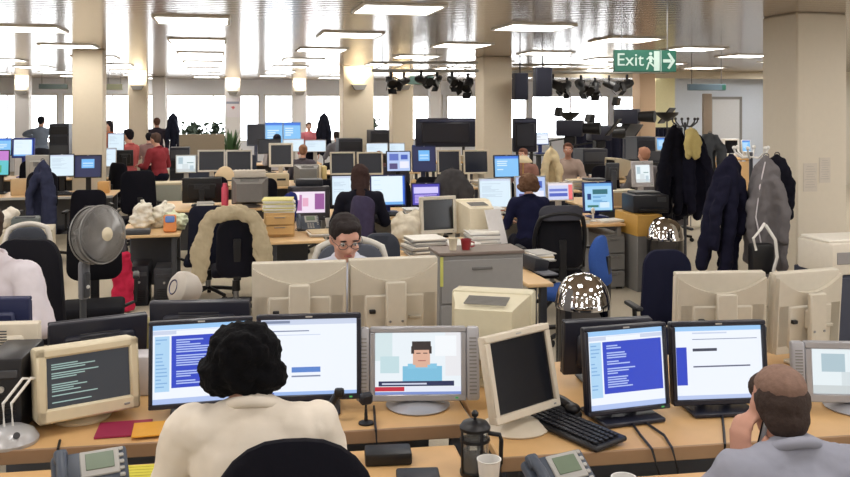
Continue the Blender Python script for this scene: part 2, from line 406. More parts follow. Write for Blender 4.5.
# ------------------------------------------------------------------ people
SKIN = M((216, 168, 146), .55, 0, .05, .05, 60); SKIN2 = M((190, 140, 120), .55, 0, .05, .05, 60)
def hand(b, wrist, d, nrm, side, curl=35, s=1.0):
    """palm with five unequal bent fingers; d along the hand, nrm out of the back of the hand, side +1 puts the thumb on d x nrm"""
    d = Vector(d).normalized(); nrm = Vector(nrm); nrm = (nrm - d * nrm.dot(d)).normalized(); sd = d.cross(nrm) * side
    w = Vector(wrist)
    for k, o in enumerate((-.028, -.010, .009, .027)):
        b.cap(w + d * .01 * s + sd * o * .6 * s, w + d * .085 * s + sd * o * s, .014 * s, .0125 * s)
    for k, (o, L) in enumerate(((-.030, .062), (-.010, .076), (.010, .082), (.030, .072))):
        p = w + d * .088 * s + sd * o * s; a = R(curl * .6); r = .0092 * s
        for seg, f in enumerate((.42, .32, .26)):
            dirv = d * math.cos(a) - nrm * math.sin(a) + sd * o * 1.2
            q = p + dirv * L * f * s; b.cap(p, q, r, r * .92); p = q; r *= .92; a += R(curl)
    p = w + d * .03 * s + sd * .03 * s
    q = p + (d * .6 + sd * .75 - nrm * .3) * .04 * s; b.cap(p, q, .0135 * s, .011 * s)
    b.cap(q, q + (d * .85 + sd * .2 - nrm * .4) * .04 * s, .011 * s, .009 * s)

def person(label, loc, rz, pose='sit', shirt=None, legs=None, hair=None, skin=None, lean=0, turn=0, nod=0, tilt=0, elbows=None, wrists=None, hands=True, sc=1.0, vox=.014, face=True,
           hairkind='short', sleeves='long', build=1.0, glasses=False, group=None, fingers=False, curl=(35, 35), hdirs=None, tie=None, sleeve_end=.92, hz=.675, hy=.025, hx=0.0):
    shirt = shirt or cloth((120, 130, 150)); legs = legs or NAVY; hair = hair or cloth((40, 30, 26)); skin = skin or SKIN
    hip = Vector((0, 0, .592 if pose == 'sit' else .93))
    RL = Matrix.Rotation(R(-lean), 3, 'X')
    U = lambda x, y, z: hip + RL @ Vector((x, y, z))
    bw = build
    sh = {s_: U(s_ * .18 * bw, -.005, .445) for s_ in (-1, 1)}
    if elbows is None: elbows = {-1: (-.27, .08, hip.z + .17), 1: (.27, .08, hip.z + .17)}
    if wrists is None: wrists = {-1: (-.18, .34, .77), 1: (.18, .34, .77)} if pose == 'sit' else {-1: (-.27, .06, .84), 1: (.27, .06, .84)}
    E = {k: Vector(v) for k, v in elbows.items()}; Wr = {k: Vector(v) for k, v in wrists.items()}
    neck = U(0, -.015, .49); hc = U(hx, hy, hz)
    HR = Matrix.Rotation(R(-turn), 3, 'Z') @ Matrix.Rotation(R(-nod - lean * .3), 3, 'X') @ Matrix.Rotation(R(tilt), 3, 'Y')
    H = lambda x, y, z: hc + HR @ Vector((x, y, z))
    hrot = [math.degrees(a) for a in HR.to_euler()]; trot = [-lean, 0, 0]
    kn, an = {}, {}
    for s_ in (-1, 1):
        if pose == 'sit': kn[s_] = Vector((s_ * .12, .42, .54)); an[s_] = Vector((s_ * .13, .40, .1))
        else: kn[s_] = Vector((s_ * .1, .02, .5)); an[s_] = Vector((s_ * .1, -.02, .09))
    def torso(b, g):
        b.ell(U(0, 0, .02), (.165 * bw + g, .115 * bw + g, .13 + g), trot); b.ell(U(0, 0, .18), (.145 * bw + g, .105 * bw + g, .16 + g), trot)
        b.ell(U(0, .0, .34), (.165 * bw + g, .115 * bw + g, .16 + g), trot); b.cap(U(-.135 * bw, -.01, .435), U(.135 * bw, -.01, .435), .066 + g, .066 + g)
        b.cap(U(-.1, -.02, .455), U(0, -.015, .50), .05 + g, .05 + g); b.cap(U(.1, -.02, .455), U(0, -.015, .50), .05 + g, .05 + g)
    def arm(b, g, s_, end=1.0, start=0):
        b.cap(sh[s_], E[s_], .056 * bw ** .5 + g, .043 + g)
        if end > 0: b.cap(E[s_], E[s_].lerp(Wr[s_], end), .043 + g, .043 + (.028 - .043) * end + g)
    def leg(b, g, s_, end=1.0):
        hp = hip + Vector((s_ * .09, 0, -.02))
        b.cap(hp, kn[s_], .085 + g, .06 + g); b.cap(kn[s_], kn[s_].lerp(an[s_], end), .058 + g, .04 + g)
    # the body, one skin
    b = Blob(); torso(b, 0)
    b.cap(neck, H(0, -.01, -.05), .056, .054)
    b.ell(H(0, -.008, .03), (.076, .097, .088), hrot); b.ell(H(0, .022, -.03), (.061, .076, .086), hrot); b.ell(H(0, .062, -.085), (.028, .026, .024), hrot)
    b.cap(H(0, .09, .012), H(0, .108, -.026), .010, .0145); b.cap(H(-.04, .078, .032), H(.04, .078, .032), .016, .016)
    for s_ in (-1, 1):
        b.ell(H(s_ * .076, -.004, -.006), (.011, .021, .032), hrot); b.ell(H(s_ * .014, .098, -.03), (.01, .01, .009), hrot)
        b.ell(H(s_ * .04, .07, -.025), (.025, .02, .02), hrot)
        arm(b, 0, s_); leg(b, 0, s_)
        f = Vector((0, .12, -.05)) if True else None
        b.chain([an[s_] + Vector((0, -.03, -.04)), an[s_] + Vector((0, .14, -.055))], [.04, .032])
        hd = Vector(hdirs[s_][0]) if hdirs and s_ in hdirs else (Wr[s_] - E[s_]).normalized()
        hn = Vector(hdirs[s_][1]) if hdirs and s_ in hdirs else (Vector((0, 0, 1)) if pose == 'sit' else Vector((s_, 0, .1)))
        if fingers: hand(b, Wr[s_], hd, hn, -s_, curl[0 if s_ < 0 else 1])
        else: hand(b, Wr[s_], hd, hn, -s_, 28, 1.15)
    o = b.skin('person', skin, vox, None, 3); tag(o, label, 'person', group)
    o.location = loc; o.rotation_euler = (0, 0, R(rz)); o.scale = (sc, sc, sc)
    # clothes
    s = Blob(); torso(s, .014)
    for s_ in (-1, 1): arm(s, .014, s_, sleeve_end if sleeves == 'long' else (.0 if sleeves == 'short' else .5))
    s.skin('shirt', shirt, vox, o, 3, (.010, 9))
    l = Blob(); l.ell(hip + Vector((0, 0, -.02)), (.185 * bw, .145 * bw, .12))
    for s_ in (-1, 1): leg(l, .016, s_, .93)
    l.skin('trousers', legs, max(vox, .016), o, 3, (.006, 9))
    for s_ in (-1, 1):
        Blob().chain([an[s_] + Vector((0, -.035, -.045)), an[s_] + Vector((0, .06, -.045)), an[s_] + Vector((0, .16, -.058))], [.046, .044, .034]).skin('shoe', BLACK, .016, o, 2)
    # hair
    hb = Blob(); dsp = (.006, 40)
    if hairkind == 'short':
        hb.ell(H(0, -.018, .038), (.086, .1, .088), hrot); hb.ell(H(0, -.055, -.01), (.07, .055, .07), hrot); hb.ell(H(0, .035, .085), (.062, .05, .03), hrot)
    elif hairkind == 'bald':
        hb.ell(H(0, -.03, .015), (.0795, .086, .084), hrot); hb.ell(H(0, -.058, -.025), (.067, .052, .062), hrot); hb.ell(H(0, .02, .05), (.079, .07, .055), hrot)
        dsp = (.003, 40)
    elif hairkind == 'bob':
        hb.ell(H(0, -.015, .035), (.116, .122, .094), hrot); hb.ell(H(-.055, -.02, -.025), (.08, .09, .07), hrot); hb.ell(H(.055, -.02, -.025), (.08, .09, .07), hrot); hb.ell(H(0, -.06, -.015), (.1, .06, .07), hrot)
        dsp = (.014, 26)
    elif hairkind == 'long':
        hb.ell(H(0, -.018, .036), (.092, .106, .094), hrot)
        for s_ in (-1, 1): hb.cap(H(s_ * .055, -.03, .0), H(s_ * .06, -.06, -.2), .05, .035)
        hb.cap(H(0, -.06, 0), H(0, -.1, -.22), .06, .05); dsp = (.008, 18)
    elif hairkind == 'bun':
        hb.ell(H(0, -.02, .036), (.086, .1, .088), hrot); hb.ell(H(0, -.125, .02), (.04, .035, .04), hrot)
    if hairkind == 'bald':
        cr = Blob(); cr.ell(H(0, -.024, .056), (.073, .092, .067), hrot); cr.skin('thin_crown_hair', M((132, 106, 94), .8, 0, .25, .3, 70), .009, o, 2, (.002, 40))
    hb.skin('hair', hair, max(.008, vox * .75), o, 2, dsp)
    if face:
        e = MB()
        for s_ in (-1, 1):
            e.ball(H(s_ * .031, .083, .008), .0125, M((235, 230, 225), .25), 12, 8); e.ball(H(s_ * .031, .0925, .008), .0055, M((50, 36, 28), .2), 10, 6)
        e.build('eyes', o)
        MB().ball(H(0, .092, -.058), (.022, .008, .006), M((176, 100, 92), .5), 12, 6, hrot).build('lips', o)
        br = MB()
        for s_ in (-1, 1): br.ball(H(s_ * .032, .092, .03), (.018, .006, .004), hair, 10, 6, hrot)
        br.build('eyebrows', o)
    if glasses:
        g = MB()
        for s_ in (-1, 1):
            g.tube([H(s_ * .033 + .024 * math.cos(R(a)), .104, .006 + .017 * math.sin(R(a))) for a in range(0, 361, 24)], .0018, DGREY, 6)
            g.tube([H(s_ * .057, .103, .01), H(s_ * .078, .06, .012), H(s_ * .08, -.0, .01)], .0018, DGREY, 6)
        g.tube([H(-.01, .104, .008), H(.01, .104, .008)], .0018, DGREY, 6).build('glasses', o)
    # collar
    if sleeves != 'none':
        cl = MB(); pts = []
        for i in range(25):
            a = R(-250 + 320 * i / 24)
            pts.append(neck + RL @ Vector((math.cos(a) * .068, math.sin(a) * .068 + .002, .018 - .022 * math.sin(a))))
        cl.tube(pts, .017, shirt, 10).build('collar', o)
    return o

# ------------------------------------------------------------------ small things
def paper_stack(label, loc, rz, w=.22, d=.3, n=6, mats=None, name='paper_stack', cat='papers', group=None, seed=0):
    r = random.Random(seed + n); m = MB(); z = 0
    mats = mats or [PAPER, WHITE]
    for i in range(n):
        h = r.uniform(.006, .016); m.box((r.uniform(-.015, .015), r.uniform(-.015, .015), z + h / 2), (w, d, h), mats[i % len(mats)], .001, rot=(0, 0, r.uniform(-8, 8))); z += h
    o = m.build(name); tag(o, label, cat, group); o.location = loc; o.rotation_euler = (0, 0, R(rz)); return o
def keyboard(label, loc, rz, w=.44, mat=None, group=None):
    t = thing('keyboard', label, 'keyboard', loc, rz, group); mat = mat or BLACK
    MB().box((0, 0, .018), (w, .165, .02), mat, .006, rot=(4, 0, 0)).build('case', t)
    k = MB(); n = int(w / .021)
    for r_ in range(5):
        for i in range(n): k.box((-w / 2 + .02 + i * (w - .03) / n, -.055 + r_ * .026, .030 + .0018 * r_), (.016, .018, .007), BLACK2 if mat is BLACK else mat, .002)
    k.build('keys', t); return t
def desk_phone(label, loc, rz, mat=None, face=None, s=1.0):
    t = thing('desk_phone', label, 'telephone', loc, rz); mat = mat or M((70, 78, 92), .45); face = face or M((96, 104, 116), .4)
    T = Matrix.Translation((0, 0, .065)) @ Matrix.Rotation(R(38), 4, 'X')
    b = MB().box((0, 0, 0), (.24, .2, .035), mat, .012, seg=2); b.xf(T); b.box((0, .04, .03), (.2, .1, .055), mat, .012).build('body', t)
    MB().box((.03, .045, .02), (.125, .095, .008), LGREY, .004).xf(T).build('display_frame', t)
    MB().box((.03, .05, .0255), (.09, .06, .003), M((112, 128, 108), .3), .001).xf(T).build('display', t)
    k = MB()
    for i in range(4):
        for j in range(3): k.box((.0 + j * .026 - .005, -.022 - i * .019, .02), (.02, .013, .008), LGREY, .003)
    k.xf(T).build('keypad', t); k = MB()
    for i in range(6): k.box((.098, .085 - i * .024, .02), (.018, .014, .008), LGREY, .003)
    k.xf(T).build('function_keys', t)
    MB().tube([(-.09, -.09, .03), (-.09, -.04, .045), (-.09, .04, .045), (-.09, .09, .03)], .018, mat, 10).box((-.09, -.082, .028), (.045, .05, .03), mat, .012, seg=2).box((-.09, .082, .028), (.045, .05, .03), mat, .012, seg=2).xf(T).build('handset', t)
    MB().tube([(-.1, -.07, .03), (-.13, -.1, .012), (-.14, -.05, .008), (-.12, .02, .008), (-.1, .06, .02)], .004, BLACK, 6).build('cord', t)
    t.scale = (s, s, s); return t
def cup(label, loc, h=.095, r=.04, mat=None, name='paper_cup', handle=False, cat='cup', group=None):
    mat = mat or WHITE; t = thing(name, label, cat, loc, 0, group)
    MB().lathe([(r * .74, 0), (r * .76, .003), (r, h - .004), (r * 1.06, h - .002), (r * 1.06, h), (r * .95, h), (r * .93, h - .006), (r * .74, .012), (0, .012)], mat, 26).build('body', t)
    MB().lathe([(r * .86, h * .62), (0, h * .62)], M((70, 44, 28), .2), 20).build('coffee', t)
    if handle: MB().tube([(r * .9, 0, h * .75), (r * 1.5, 0, h * .7), (r * 1.5, 0, h * .35), (r * .85, 0, h * .25)], .006, mat).build('handle', t)
    return t
def box_thing(name, label, cat, loc, rz, sz, mat, lid=None, slot=0, group=None, tilt=None):
    t = thing(name, label, cat, loc, rz, group)
    MB().box((0, 0, sz[2] / 2), sz, mat, .008, rot=tilt, seg=2).build('body', t)
    if lid: MB().box((0, 0, sz[2] + .012), (sz[0] * 1.03, sz[1] * 1.03, .03), lid, .004).build('lid', t)
    for i in range(slot):
        MB().box((-sz[0] * .25 + i * sz[0] * .5 / max(1, slot - 1) if slot > 1 else 0, -sz[1] / 2 - .002, sz[2] * .55), (sz[0] * .28, .008, sz[2] * .16), BLACK, .002).build('slot', t)
    return t
def tower(label, loc, rz, mat=None, s=(.18, .42, .4), group=None):
    t = thing('computer_tower', label, 'computer', loc, rz, group); mat = mat or BLACK2
    MB().box((0, 0, s[2] / 2), s, mat, .01, seg=2).build('case', t)
    MB().box((0, -s[1] / 2 - .004, s[2] * .8), (s[0] * .8, .01, s[2] * .1), DGREY, .002).build('drive_bay', t)
    MB().cyl((0, -s[1] / 2, s[2] * .6), (0, -s[1] / 2 - .008, s[2] * .6), .012, .012, LGREY).build('power_button', t)
    g = MB()
    for i in range(7): g.box((0, -s[1] / 2 - .003, s[2] * .12 + i * .018), (s[0] * .7, .006, .006), BLACK, 0)
    g.build('front_grille', t); return t
def pedestal(label, loc, rz, s=(.42, .55, .58), mat=None, n=3, name='drawer_pedestal', group=None, handle=True):
    t = thing(name, label, 'drawers', loc, rz, group); mat = mat or GREY
    MB().box((0, .01, s[2] / 2), (s[0], s[1] - .02, s[2]), mat, .005).build('body', t)
    for i in range(n):
        hh = (s[2] - .04) / n
        d = MB().box((0, -s[1] / 2 - .002, .02 + hh * (i + .5)), (s[0] - .02, .022, hh - .012), mat, .004).build('drawer', t)
        if handle: MB().tube([(-.05, -s[1] / 2 - .012, .02 + hh * (i + .8)), (-.045, -s[1] / 2 - .03, .02 + hh * (i + .8)), (.045, -s[1] / 2 - .03, .02 + hh * (i + .8)), (.05, -s[1] / 2 - .012, .02 + hh * (i + .8))], .005, STEEL, 6).build('handle', d)
    return t
def coat(name, label, loc, rz, mat, h=.8, w=.4, seed=0, cat='coat', group=None, dep=.16, vox=.014, skew=0.0, edging=None):
    """a garment hung by its loop from a hook at loc: a peak at the top, folds that fan out to an uneven hem h below"""
    r = random.Random(seed); b = Blob(); k = max(4, int(w / .055))
    for i in range(k):
        u = -1 + 2 * i / (k - 1); x = u * w / 2; y = r.uniform(-.5, .5) * dep; hh = h * (1 - r.uniform(0, .10) - .05 * abs(u))
        b.chain([(0, 0, -.03), (x * .42 + skew * .12, y * .5, -.13 * min(h, 1)), (x * .85 + skew * .45, y, -.42 * h), (x + skew, y * 1.2, -hh)], [.03, .05, dep * .36, dep * r.uniform(.26, .36)])
    for s_ in (-1, 1):
        e = r.uniform(.62, .8); b.chain([(s_ * w * .22 + skew * .2, -dep * .3, -.22 * h), (s_ * w * .5 + skew * .4, -dep * .42, -.45 * h), (s_ * w * .46 + skew * .7, -dep * .45, -e * h)], [.055, .05, .042])
    t = thing(name, label, cat, loc, rz, group)
    b.skin('cloth', mat, vox, t, 1, (.016, 11))
    MB().tube([(.022 * math.cos(R(a)), 0, -.01 + .02 * math.sin(R(a))) for a in range(0, 361, 30)], .004, mat, 6).build('hanging_loop', t)
    if edging: MB().tube([(-.02, -.05, -.06), (-w * .28 + skew * .2, -dep * .62, -.25 * h), (-w * .42 + skew * .5, -dep * .75, -.5 * h), (-w * .2 + skew * .8, -dep * .8, -.8 * h)], .006, edging, 8).build('edging', t)
    return t
# ================================================================== camera, world, exposure
sc = bpy.context.scene
cam = bpy.data.cameras.new('camera'); co = bpy.data.objects.new('camera', cam); C.objects.link(co)
co.location = (0, 0, CAM); co.rotation_euler = (R(90), 0, 0)
cam.sensor_width = 36; cam.lens = F / 850 * 36; cam.shift_y = -(238.5 - HY) / 850; cam.clip_end = 200; cam.clip_start = .05
sc.camera = co
w = bpy.data.worlds.new('sky'); sc.world = w; w.use_nodes = True
bg = w.node_tree.nodes['Background']; bg.inputs['Color'].default_value = (.93, .96, 1, 1); bg.inputs['Strength'].default_value = 6.0
sc.view_settings.view_transform = 'Standard'; sc.view_settings.look = 'None'; sc.view_settings.gamma = 1; sc.view_settings.use_curve_mapping = False
sc.view_settings.exposure = 0.42
sc.cycles.max_bounces = 6; sc.cycles.diffuse_bounces = 3; sc.cycles.glossy_bounces = 3; sc.cycles.transparent_max_bounces = 8
sc.cycles.use_denoising = True; sc.cycles.sample_clamp_indirect = 4

# ================================================================== the room
CEIL = 2.9
E1 = Vector((CO, SE, 0)); E2 = Vector((-SE, CO, 0)); UP = Vector((0, 0, 1))
carpet = M((186, 176, 158), .95, 0, .12, .3, 60)
plaster = M((214, 206, 192), .8, 0, .03, .04, 30); plaster_w = M((240, 242, 248), .8, 0, .03, .04, 30); plaster_b = M((206, 214, 226), .8, 0, .04)
def ceiling_mat():
    m = bpy.data.materials.new('metal_slat_ceiling'); m.use_nodes = True; nt = m.node_tree; b = nt.nodes['Principled BSDF']
    tc = nt.nodes.new('ShaderNodeTexCoord'); mp = nt.nodes.new('ShaderNodeMapping'); mp.inputs['Rotation'].default_value = (0, 0, R(-YAW))
    wv = nt.nodes.new('ShaderNodeTexWave'); wv.wave_type = 'BANDS'; wv.bands_direction = 'Y'; wv.inputs['Scale'].default_value = 2.2; wv.inputs['Distortion'].default_value = .15
    n = nt.nodes.new('ShaderNodeTexNoise'); n.inputs['Scale'].default_value = 3.0
    nt.links.new(tc.outputs['Object'], mp.inputs['Vector']); nt.links.new(mp.outputs['Vector'], wv.inputs['Vector']); nt.links.new(mp.outputs['Vector'], n.inputs['Vector'])
    cr = nt.nodes.new('ShaderNodeValToRGB'); cr.color_ramp.elements[0].color = rgb((150, 134, 120)); cr.color_ramp.elements[1].color = rgb((188, 172, 156))
    cr.color_ramp.elements[0].position = .0; cr.color_ramp.elements[1].position = .35
    nt.links.new(wv.outputs['Fac'], cr.inputs['Fac']); nt.links.new(cr.outputs['Color'], b.inputs['Base Color'])
    bp = nt.nodes.new('ShaderNodeBump'); bp.inputs['Strength'].default_value = .12; bp.inputs['Distance'].default_value = .01
    nt.links.new(wv.outputs['Fac'], bp.inputs['Height']); nt.links.new(bp.outputs['Normal'], b.inputs['Normal'])
    b.inputs['Roughness'].default_value = .16; b.inputs['Metallic'].default_value = .45
    return m
struct('floor', MB().box((-5, 15, -.05), (46, 44, .1), carpet, 0))
struct('ceiling', MB().box((-5, 15, CEIL + .06), (46, 44, .12), ceiling_mat(), 0))
def wall_piece(mb, p, a, b_, z0, z1, th, mat, off=0):
    """a slab along the building's width from a to b_ measured from p"""
    q = Vector(p) + E1 * ((a + b_) / 2) + E2 * (off + th / 2); q.z = (z0 + z1) / 2
    mb.box(q, (b_ - a, th, z1 - z0), mat, 0, rot=(0, 0, YAW))
W0 = Vector((0, 30, 0)); ZB, ZT = .85, 2.42
far = MB(); pitch, s0, nwin = 3.1, -21.0, 10
wall_piece(far, W0, s0, s0 + pitch * nwin, 0, ZB, .2, plaster_w); wall_piece(far, W0, s0, s0 + pitch * nwin, ZT, CEIL, .2, plaster_w)
for i in range(nwin + 1): wall_piece(far, W0, max(s0, s0 + pitch * i - .06), min(s0 + pitch * nwin, s0 + pitch * i + .06), ZB, ZT, .2, plaster_w)
struct('wall_far', far)
pane = bpy.data.materials.new('window_glass'); pane.use_nodes = True; nt = pane.node_tree; nt.nodes.clear()
o_ = nt.nodes.new('ShaderNodeOutputMaterial'); mx_ = nt.nodes.new('ShaderNodeMixShader'); tr_ = nt.nodes.new('ShaderNodeBsdfTransparent'); gl_ = nt.nodes.new('ShaderNodeBsdfGlossy')
gl_.inputs['Roughness'].default_value = .05; mx_.inputs[0].default_value = .06
nt.links.new(tr_.outputs[0], mx_.inputs[1]); nt.links.new(gl_.outputs[0], mx_.inputs[2]); nt.links.new(mx_.outputs[0], o_.inputs[0])
for i in range(nwin):
    a, b_ = s0 + pitch * i + .06, s0 + pitch * (i + 1) - .06
    f = MB(); wall_piece(f, W0, a, b_, ZB, ZB + .06, .08, WHITE, .05); wall_piece(f, W0, a, b_, ZT - .06, ZT, .08, WHITE, .05)
    wall_piece(f, W0, a, a + .06, ZB, ZT, .08, WHITE, .05); wall_piece(f, W0, b_ - .06, b_, ZB, ZT, .08, WHITE, .05); wall_piece(f, W0, (a + b_) / 2 - .02, (a + b_) / 2 + .02, ZB, ZT, .06, WHITE, .06)
    fo = struct('window_%d' % (i + 1), f)
    g = MB(); wall_piece(g, W0, a + .05, b_ - .05, ZB + .05, ZT - .05, .01, pane, .09); g.build('pane', fo)
# right-hand end of the room: a pale partition, then the side wall
RW = Vector((wx(636, 22.5), 22.5, 0))
pr = MB(); wall_piece(pr, RW, 1.1, 5.2, 0, CEIL, .15, plaster_b); struct('wall_right_partition', pr)
dr = MB(); wall_piece(dr, RW, 2.15, 2.95, .0, 2.2, .03, M((206, 208, 212), .5), -.04); wall_piece(dr, RW, 2.08, 2.15, 0, 2.27, .05, GREY, -.05); wall_piece(dr, RW, 2.95, 3.02, 0, 2.27, .05, GREY, -.05); wall_piece(dr, RW, 2.08, 3.02, 2.2, 2.27, .05, GREY, -.05)
struct('door_1', dr)
yl = MB(); wall_piece(yl, RW, .55, 1.1, 0, CEIL, .1, M((236, 230, 186), .7)); struct('wall_right_glow_tint', yl)  # yellow light in the recess is put into this wall's colour
sw = MB(); q = W0 + E1 * (s0 + pitch * nwin); sw.box((q.x + .75, q.y - 3.3 + .3, CEIL / 2), (.2, 8.2, CEIL), plaster, 0, rot=(0, 0, YAW)); struct('wall_right_end', sw)
sw = MB(); q = RW + E1 * 5.3; sw.box((q.x + 2.9, q.y - 12.2, CEIL / 2), (.2, 25, CEIL), plaster, 0, rot=(0, 0, YAW)); struct('wall_right', sw)
struct('wall_back', MB().box((-4, -5, CEIL / 2), (40, .2, CEIL), plaster, 0))
struct('wall_left', MB().box((-22.5, 11, CEIL / 2), (.2, 34, CEIL), plaster, 0))
bh = MB(); q = Vector((wx(510, 21.0), 21.0, 0)); wall_piece(bh, q, 0, 8, 2.72, CEIL, .12, M((206, 196, 176), .6)); struct('beam_bulkhead', bh)

# columns
def column(n, px0, px1, d, mat, uplight=None, uz=2.45, wd=None):
    wdt = wd or (px1 - px0) / F * d / 1.17; cx = wx((px0 + px1) / 2, d)
    m = MB().box((cx, d + wdt / 2, CEIL / 2), (wdt, wdt, CEIL - .002), mat, .012, rot=(0, 0, YAW))
    struct('column_%d' % n, m)
    return Vector((cx, d + wdt / 2, 0)), wdt
colmat = M((218, 206, 186), .7, 0, .03, .04, 20); colpale = M((222, 220, 222), .75, 0, .03)
cols = {}
for n, (a, b_, d, m) in enumerate([(67, 101, 13.6, colmat), (477, 512, 15.6, colmat), (125, 146, 21.5, colmat), (337, 373, 19.0, colmat), (388, 413, 20.5, colmat), (12, 28, 24.5, colpale),
                                   (150, 165, 26.0, colpale), (222, 240, 26.5, colpale), (290, 306, 27.0, colpale), (428, 441, 27.5, colpale), (636, 656, 20.0, M((206, 176, 146), .7, 0, .03))], 1):
    cols[n] = column(n, a, b_, d, m)
# the big square column beside the camera: its front left edge stands at column 797 of the view
k0 = Vector((wx(797, 8.3), 8.3, 0)); kw = .55
kc = k0 + E1 * kw / 2 + E2 * kw / 2
struct('column_12', MB().box((kc.x, kc.y, CEIL / 2), (kw, kw, CEIL - .002), M((224, 214, 196), .7, 0, .03, .05, 18), .015, rot=(0, 0, YAW)))

# ceiling light panels on the building's staggered grid
def ordinal(n): return {1: 'first', 2: 'second', 3: 'third', 4: 'fourth', 5: 'fifth', 6: 'sixth', 7: 'seventh', 8: 'eighth', 9: 'ninth', 10: 'tenth', 11: 'eleventh', 12: 'twelfth'}[n]
LP0 = Vector((-.247, 8.0)); LA = Vector((1.46, 1.83)); LB_ = Vector((-.684, 2.84))
lampm = G((255, 250, 240), 7.5); panelm = G((255, 250, 240), 9.0)
def lines():
    out = {}
    for i in range(-7, 6):
        for j in range(-6, 9):
            if i >= 2 and j <= -1 and not (i > 4): continue
            p = LP0 + LA * i + LB_ * j
            if p.y < 2.5 or p.y > 27.5: continue
            px = CX + F * p.x / p.y; py = HY - F * .9 / p.y
            if -20 < px < 870 and py > -3: out.setdefault(i, []).append((p, px))
    return out
LL = lines(); order = sorted(LL, reverse=True)
for k, i in enumerate(order):
    for n, (p, px) in enumerate(sorted(LL[i], key=lambda t: t[0].y), 1):
        side = {0: 'line next to the big square column', }.get(k, '%s line from the big square column' % ordinal(k + 1))
        t = thing('ceiling_light', 'white ceiling light, %s nearest in the %s' % (ordinal(n), side), 'ceiling light', (p.x, p.y, CEIL), YAW, 'recessed square ceiling lights')
        MB().box((0, 0, -.008), (.70, .70, .012), panelm, .002).build('diffuser', t)
        f = MB()
        for sx, sy, a, b_ in ((0, 1, .76, .03), (0, -1, .76, .03), (1, 0, .03, .7), (-1, 0, .03, .7)): f.box((sx * .365, sy * .365, -.009), (a, b_, .02), WHITE, .003)
        f.build('frame', t)
# the lights out of the view, behind and beside the camera
for i in range(-9, 9):
    for j in range(-8, 9):
        p = LP0 + LA * i + LB_ * j
        if not (-3.5 < p.y < 27 and -20 < p.x < 9): continue
        px = CX + F * p.x / max(p.y, .1); py = HY - F * .9 / max(p.y, .1)
        if i in LL and p.y > 2.5 and -20 < px < 870 and py > -3: continue
        if p.y > 8 and (i >= 2 and j <= -1): continue
        if p.y > 12: continue
        l = bpy.data.lights.new('unseen_lamp', 'AREA'); l.size = .7; l.energy = 9.0 * .49 * math.pi; l.color = (1, .97, .93)
        lo = bpy.data.objects.new('unseen_lamp', l); C.objects.link(lo); lo.location = (p.x, p.y, CEIL - .02)

for x, y in ((8.0, 19.6), (7.2, 17.2), (9.0, 21.6), (6.5, 15.2)):      # extra lamps added to brighten the partition, hidden by the big column
    l = bpy.data.lights.new('unseen_lamp', 'AREA'); l.size = .7; l.energy = 26; l.color = (1, .97, .93)
    lo = bpy.data.objects.new('unseen_lamp', l); C.objects.link(lo); lo.location = (x, y, CEIL - .02)

# uplighters on the columns
def uplighter(n, label, z, e=60, px=None, d=None):
    if n: c, wd = cols[n]; p = c - E2 * (wd / 2 + .09)
    else: p = Vector((wx(px, d), d, 0))
    t = thing('wall_uplighter', label, 'wall light', (p.x, p.y, z), YAW, 'uplighters on the far columns')
    MB().prism([(-.16, .06), (.16, .06), (.1, -.05), (-.1, -.05)], -.08, .08, GREY).build('housing', t)
    MB().box((0, 0, .054), (.28, .13, .012), G((255, 236, 190), 9), .002).build('lens', t)
    l = bpy.data.lights.new('uplighter_lamp', 'SPOT'); l.energy = e; l.color = (1, .88, .66); l.spot_size = R(150); l.spot_blend = .8; l.shadow_soft_size = .1
    lo = bpy.data.objects.new('uplighter_lamp', l); C.objects.link(lo); lo.location = (p.x, p.y, z + .1); lo.rotation_euler = (R(180), 0, 0)
uplighter(3, 'glowing uplighter on the brown column behind the seated red shirt', 2.47, 90)
uplighter(4, 'glowing uplighter on the wide far beige column left of the truss', 2.42, 80)
uplighter(5, 'glowing uplighter on the slim beige column under the spotlight truss', 2.45, 70)
uplighter(6, 'glowing uplighter on the pale column at the far edge of the windows', 2.4, 60)
uplighter(8, 'glowing uplighter on the pale column with the poster', 2.42, 60)
uplighter(9, 'glowing uplighter on the thin white column between the windows', 2.42, 50)

# ================================================================== signs and studio lights under the ceiling
GREEN = M((32, 92, 76), .45); SIGNW = M((176, 196, 188), .5)
d = 7.6; t = thing('exit_sign', 'green hanging exit sign with running figure and white arrow', 'exit sign', (wx(644.5, d), d, wz(61, d)), 3)
MB().box((0, 0, 0), (.545, .05, .19), GREEN, .004).build('panel', t)
cu = bpy.data.curves.new('lettering', 'FONT'); cu.body = 'Exit'; cu.size = .155; cu.extrude = .002; cu.align_x = 'LEFT'; cu.align_y = 'CENTER'
tmp = bpy.data.objects.new('lettering_curve', cu); C.objects.link(tmp); dg = bpy.context.evaluated_depsgraph_get()
me = bpy.data.meshes.new_from_object(tmp.evaluated_get(dg)); bpy.data.objects.remove(tmp); me.materials.clear(); me.materials.append(SIGNW)
lt = bpy.data.objects.new('lettering', me); C.objects.link(lt); lt.parent = t; lt.rotation_euler = (R(90), 0, 0); lt.location = (-.255, -.028, .005)
pm = MB(); y0, y1 = -.030, -.0255       # the doorway with the running figure
pm.prism([(.075, -.085), (.125, -.085), (.125, .085), (.075, .085)], y0 + .002, y1, SIGNW)
pm.prism([(.045 + .014 * math.cos(R(a)), .062 + .014 * math.sin(R(a))) for a in range(0, 360, 30)], y0, y1, SIGNW)
pm.prism([(.03, .04), (.055, .045), (.06, -.01), (.035, -.015)], y0, y1, SIGNW); pm.prism([(.055, .04), (.085, .01), (.08, .0), (.05, .025)], y0, y1, SIGNW)
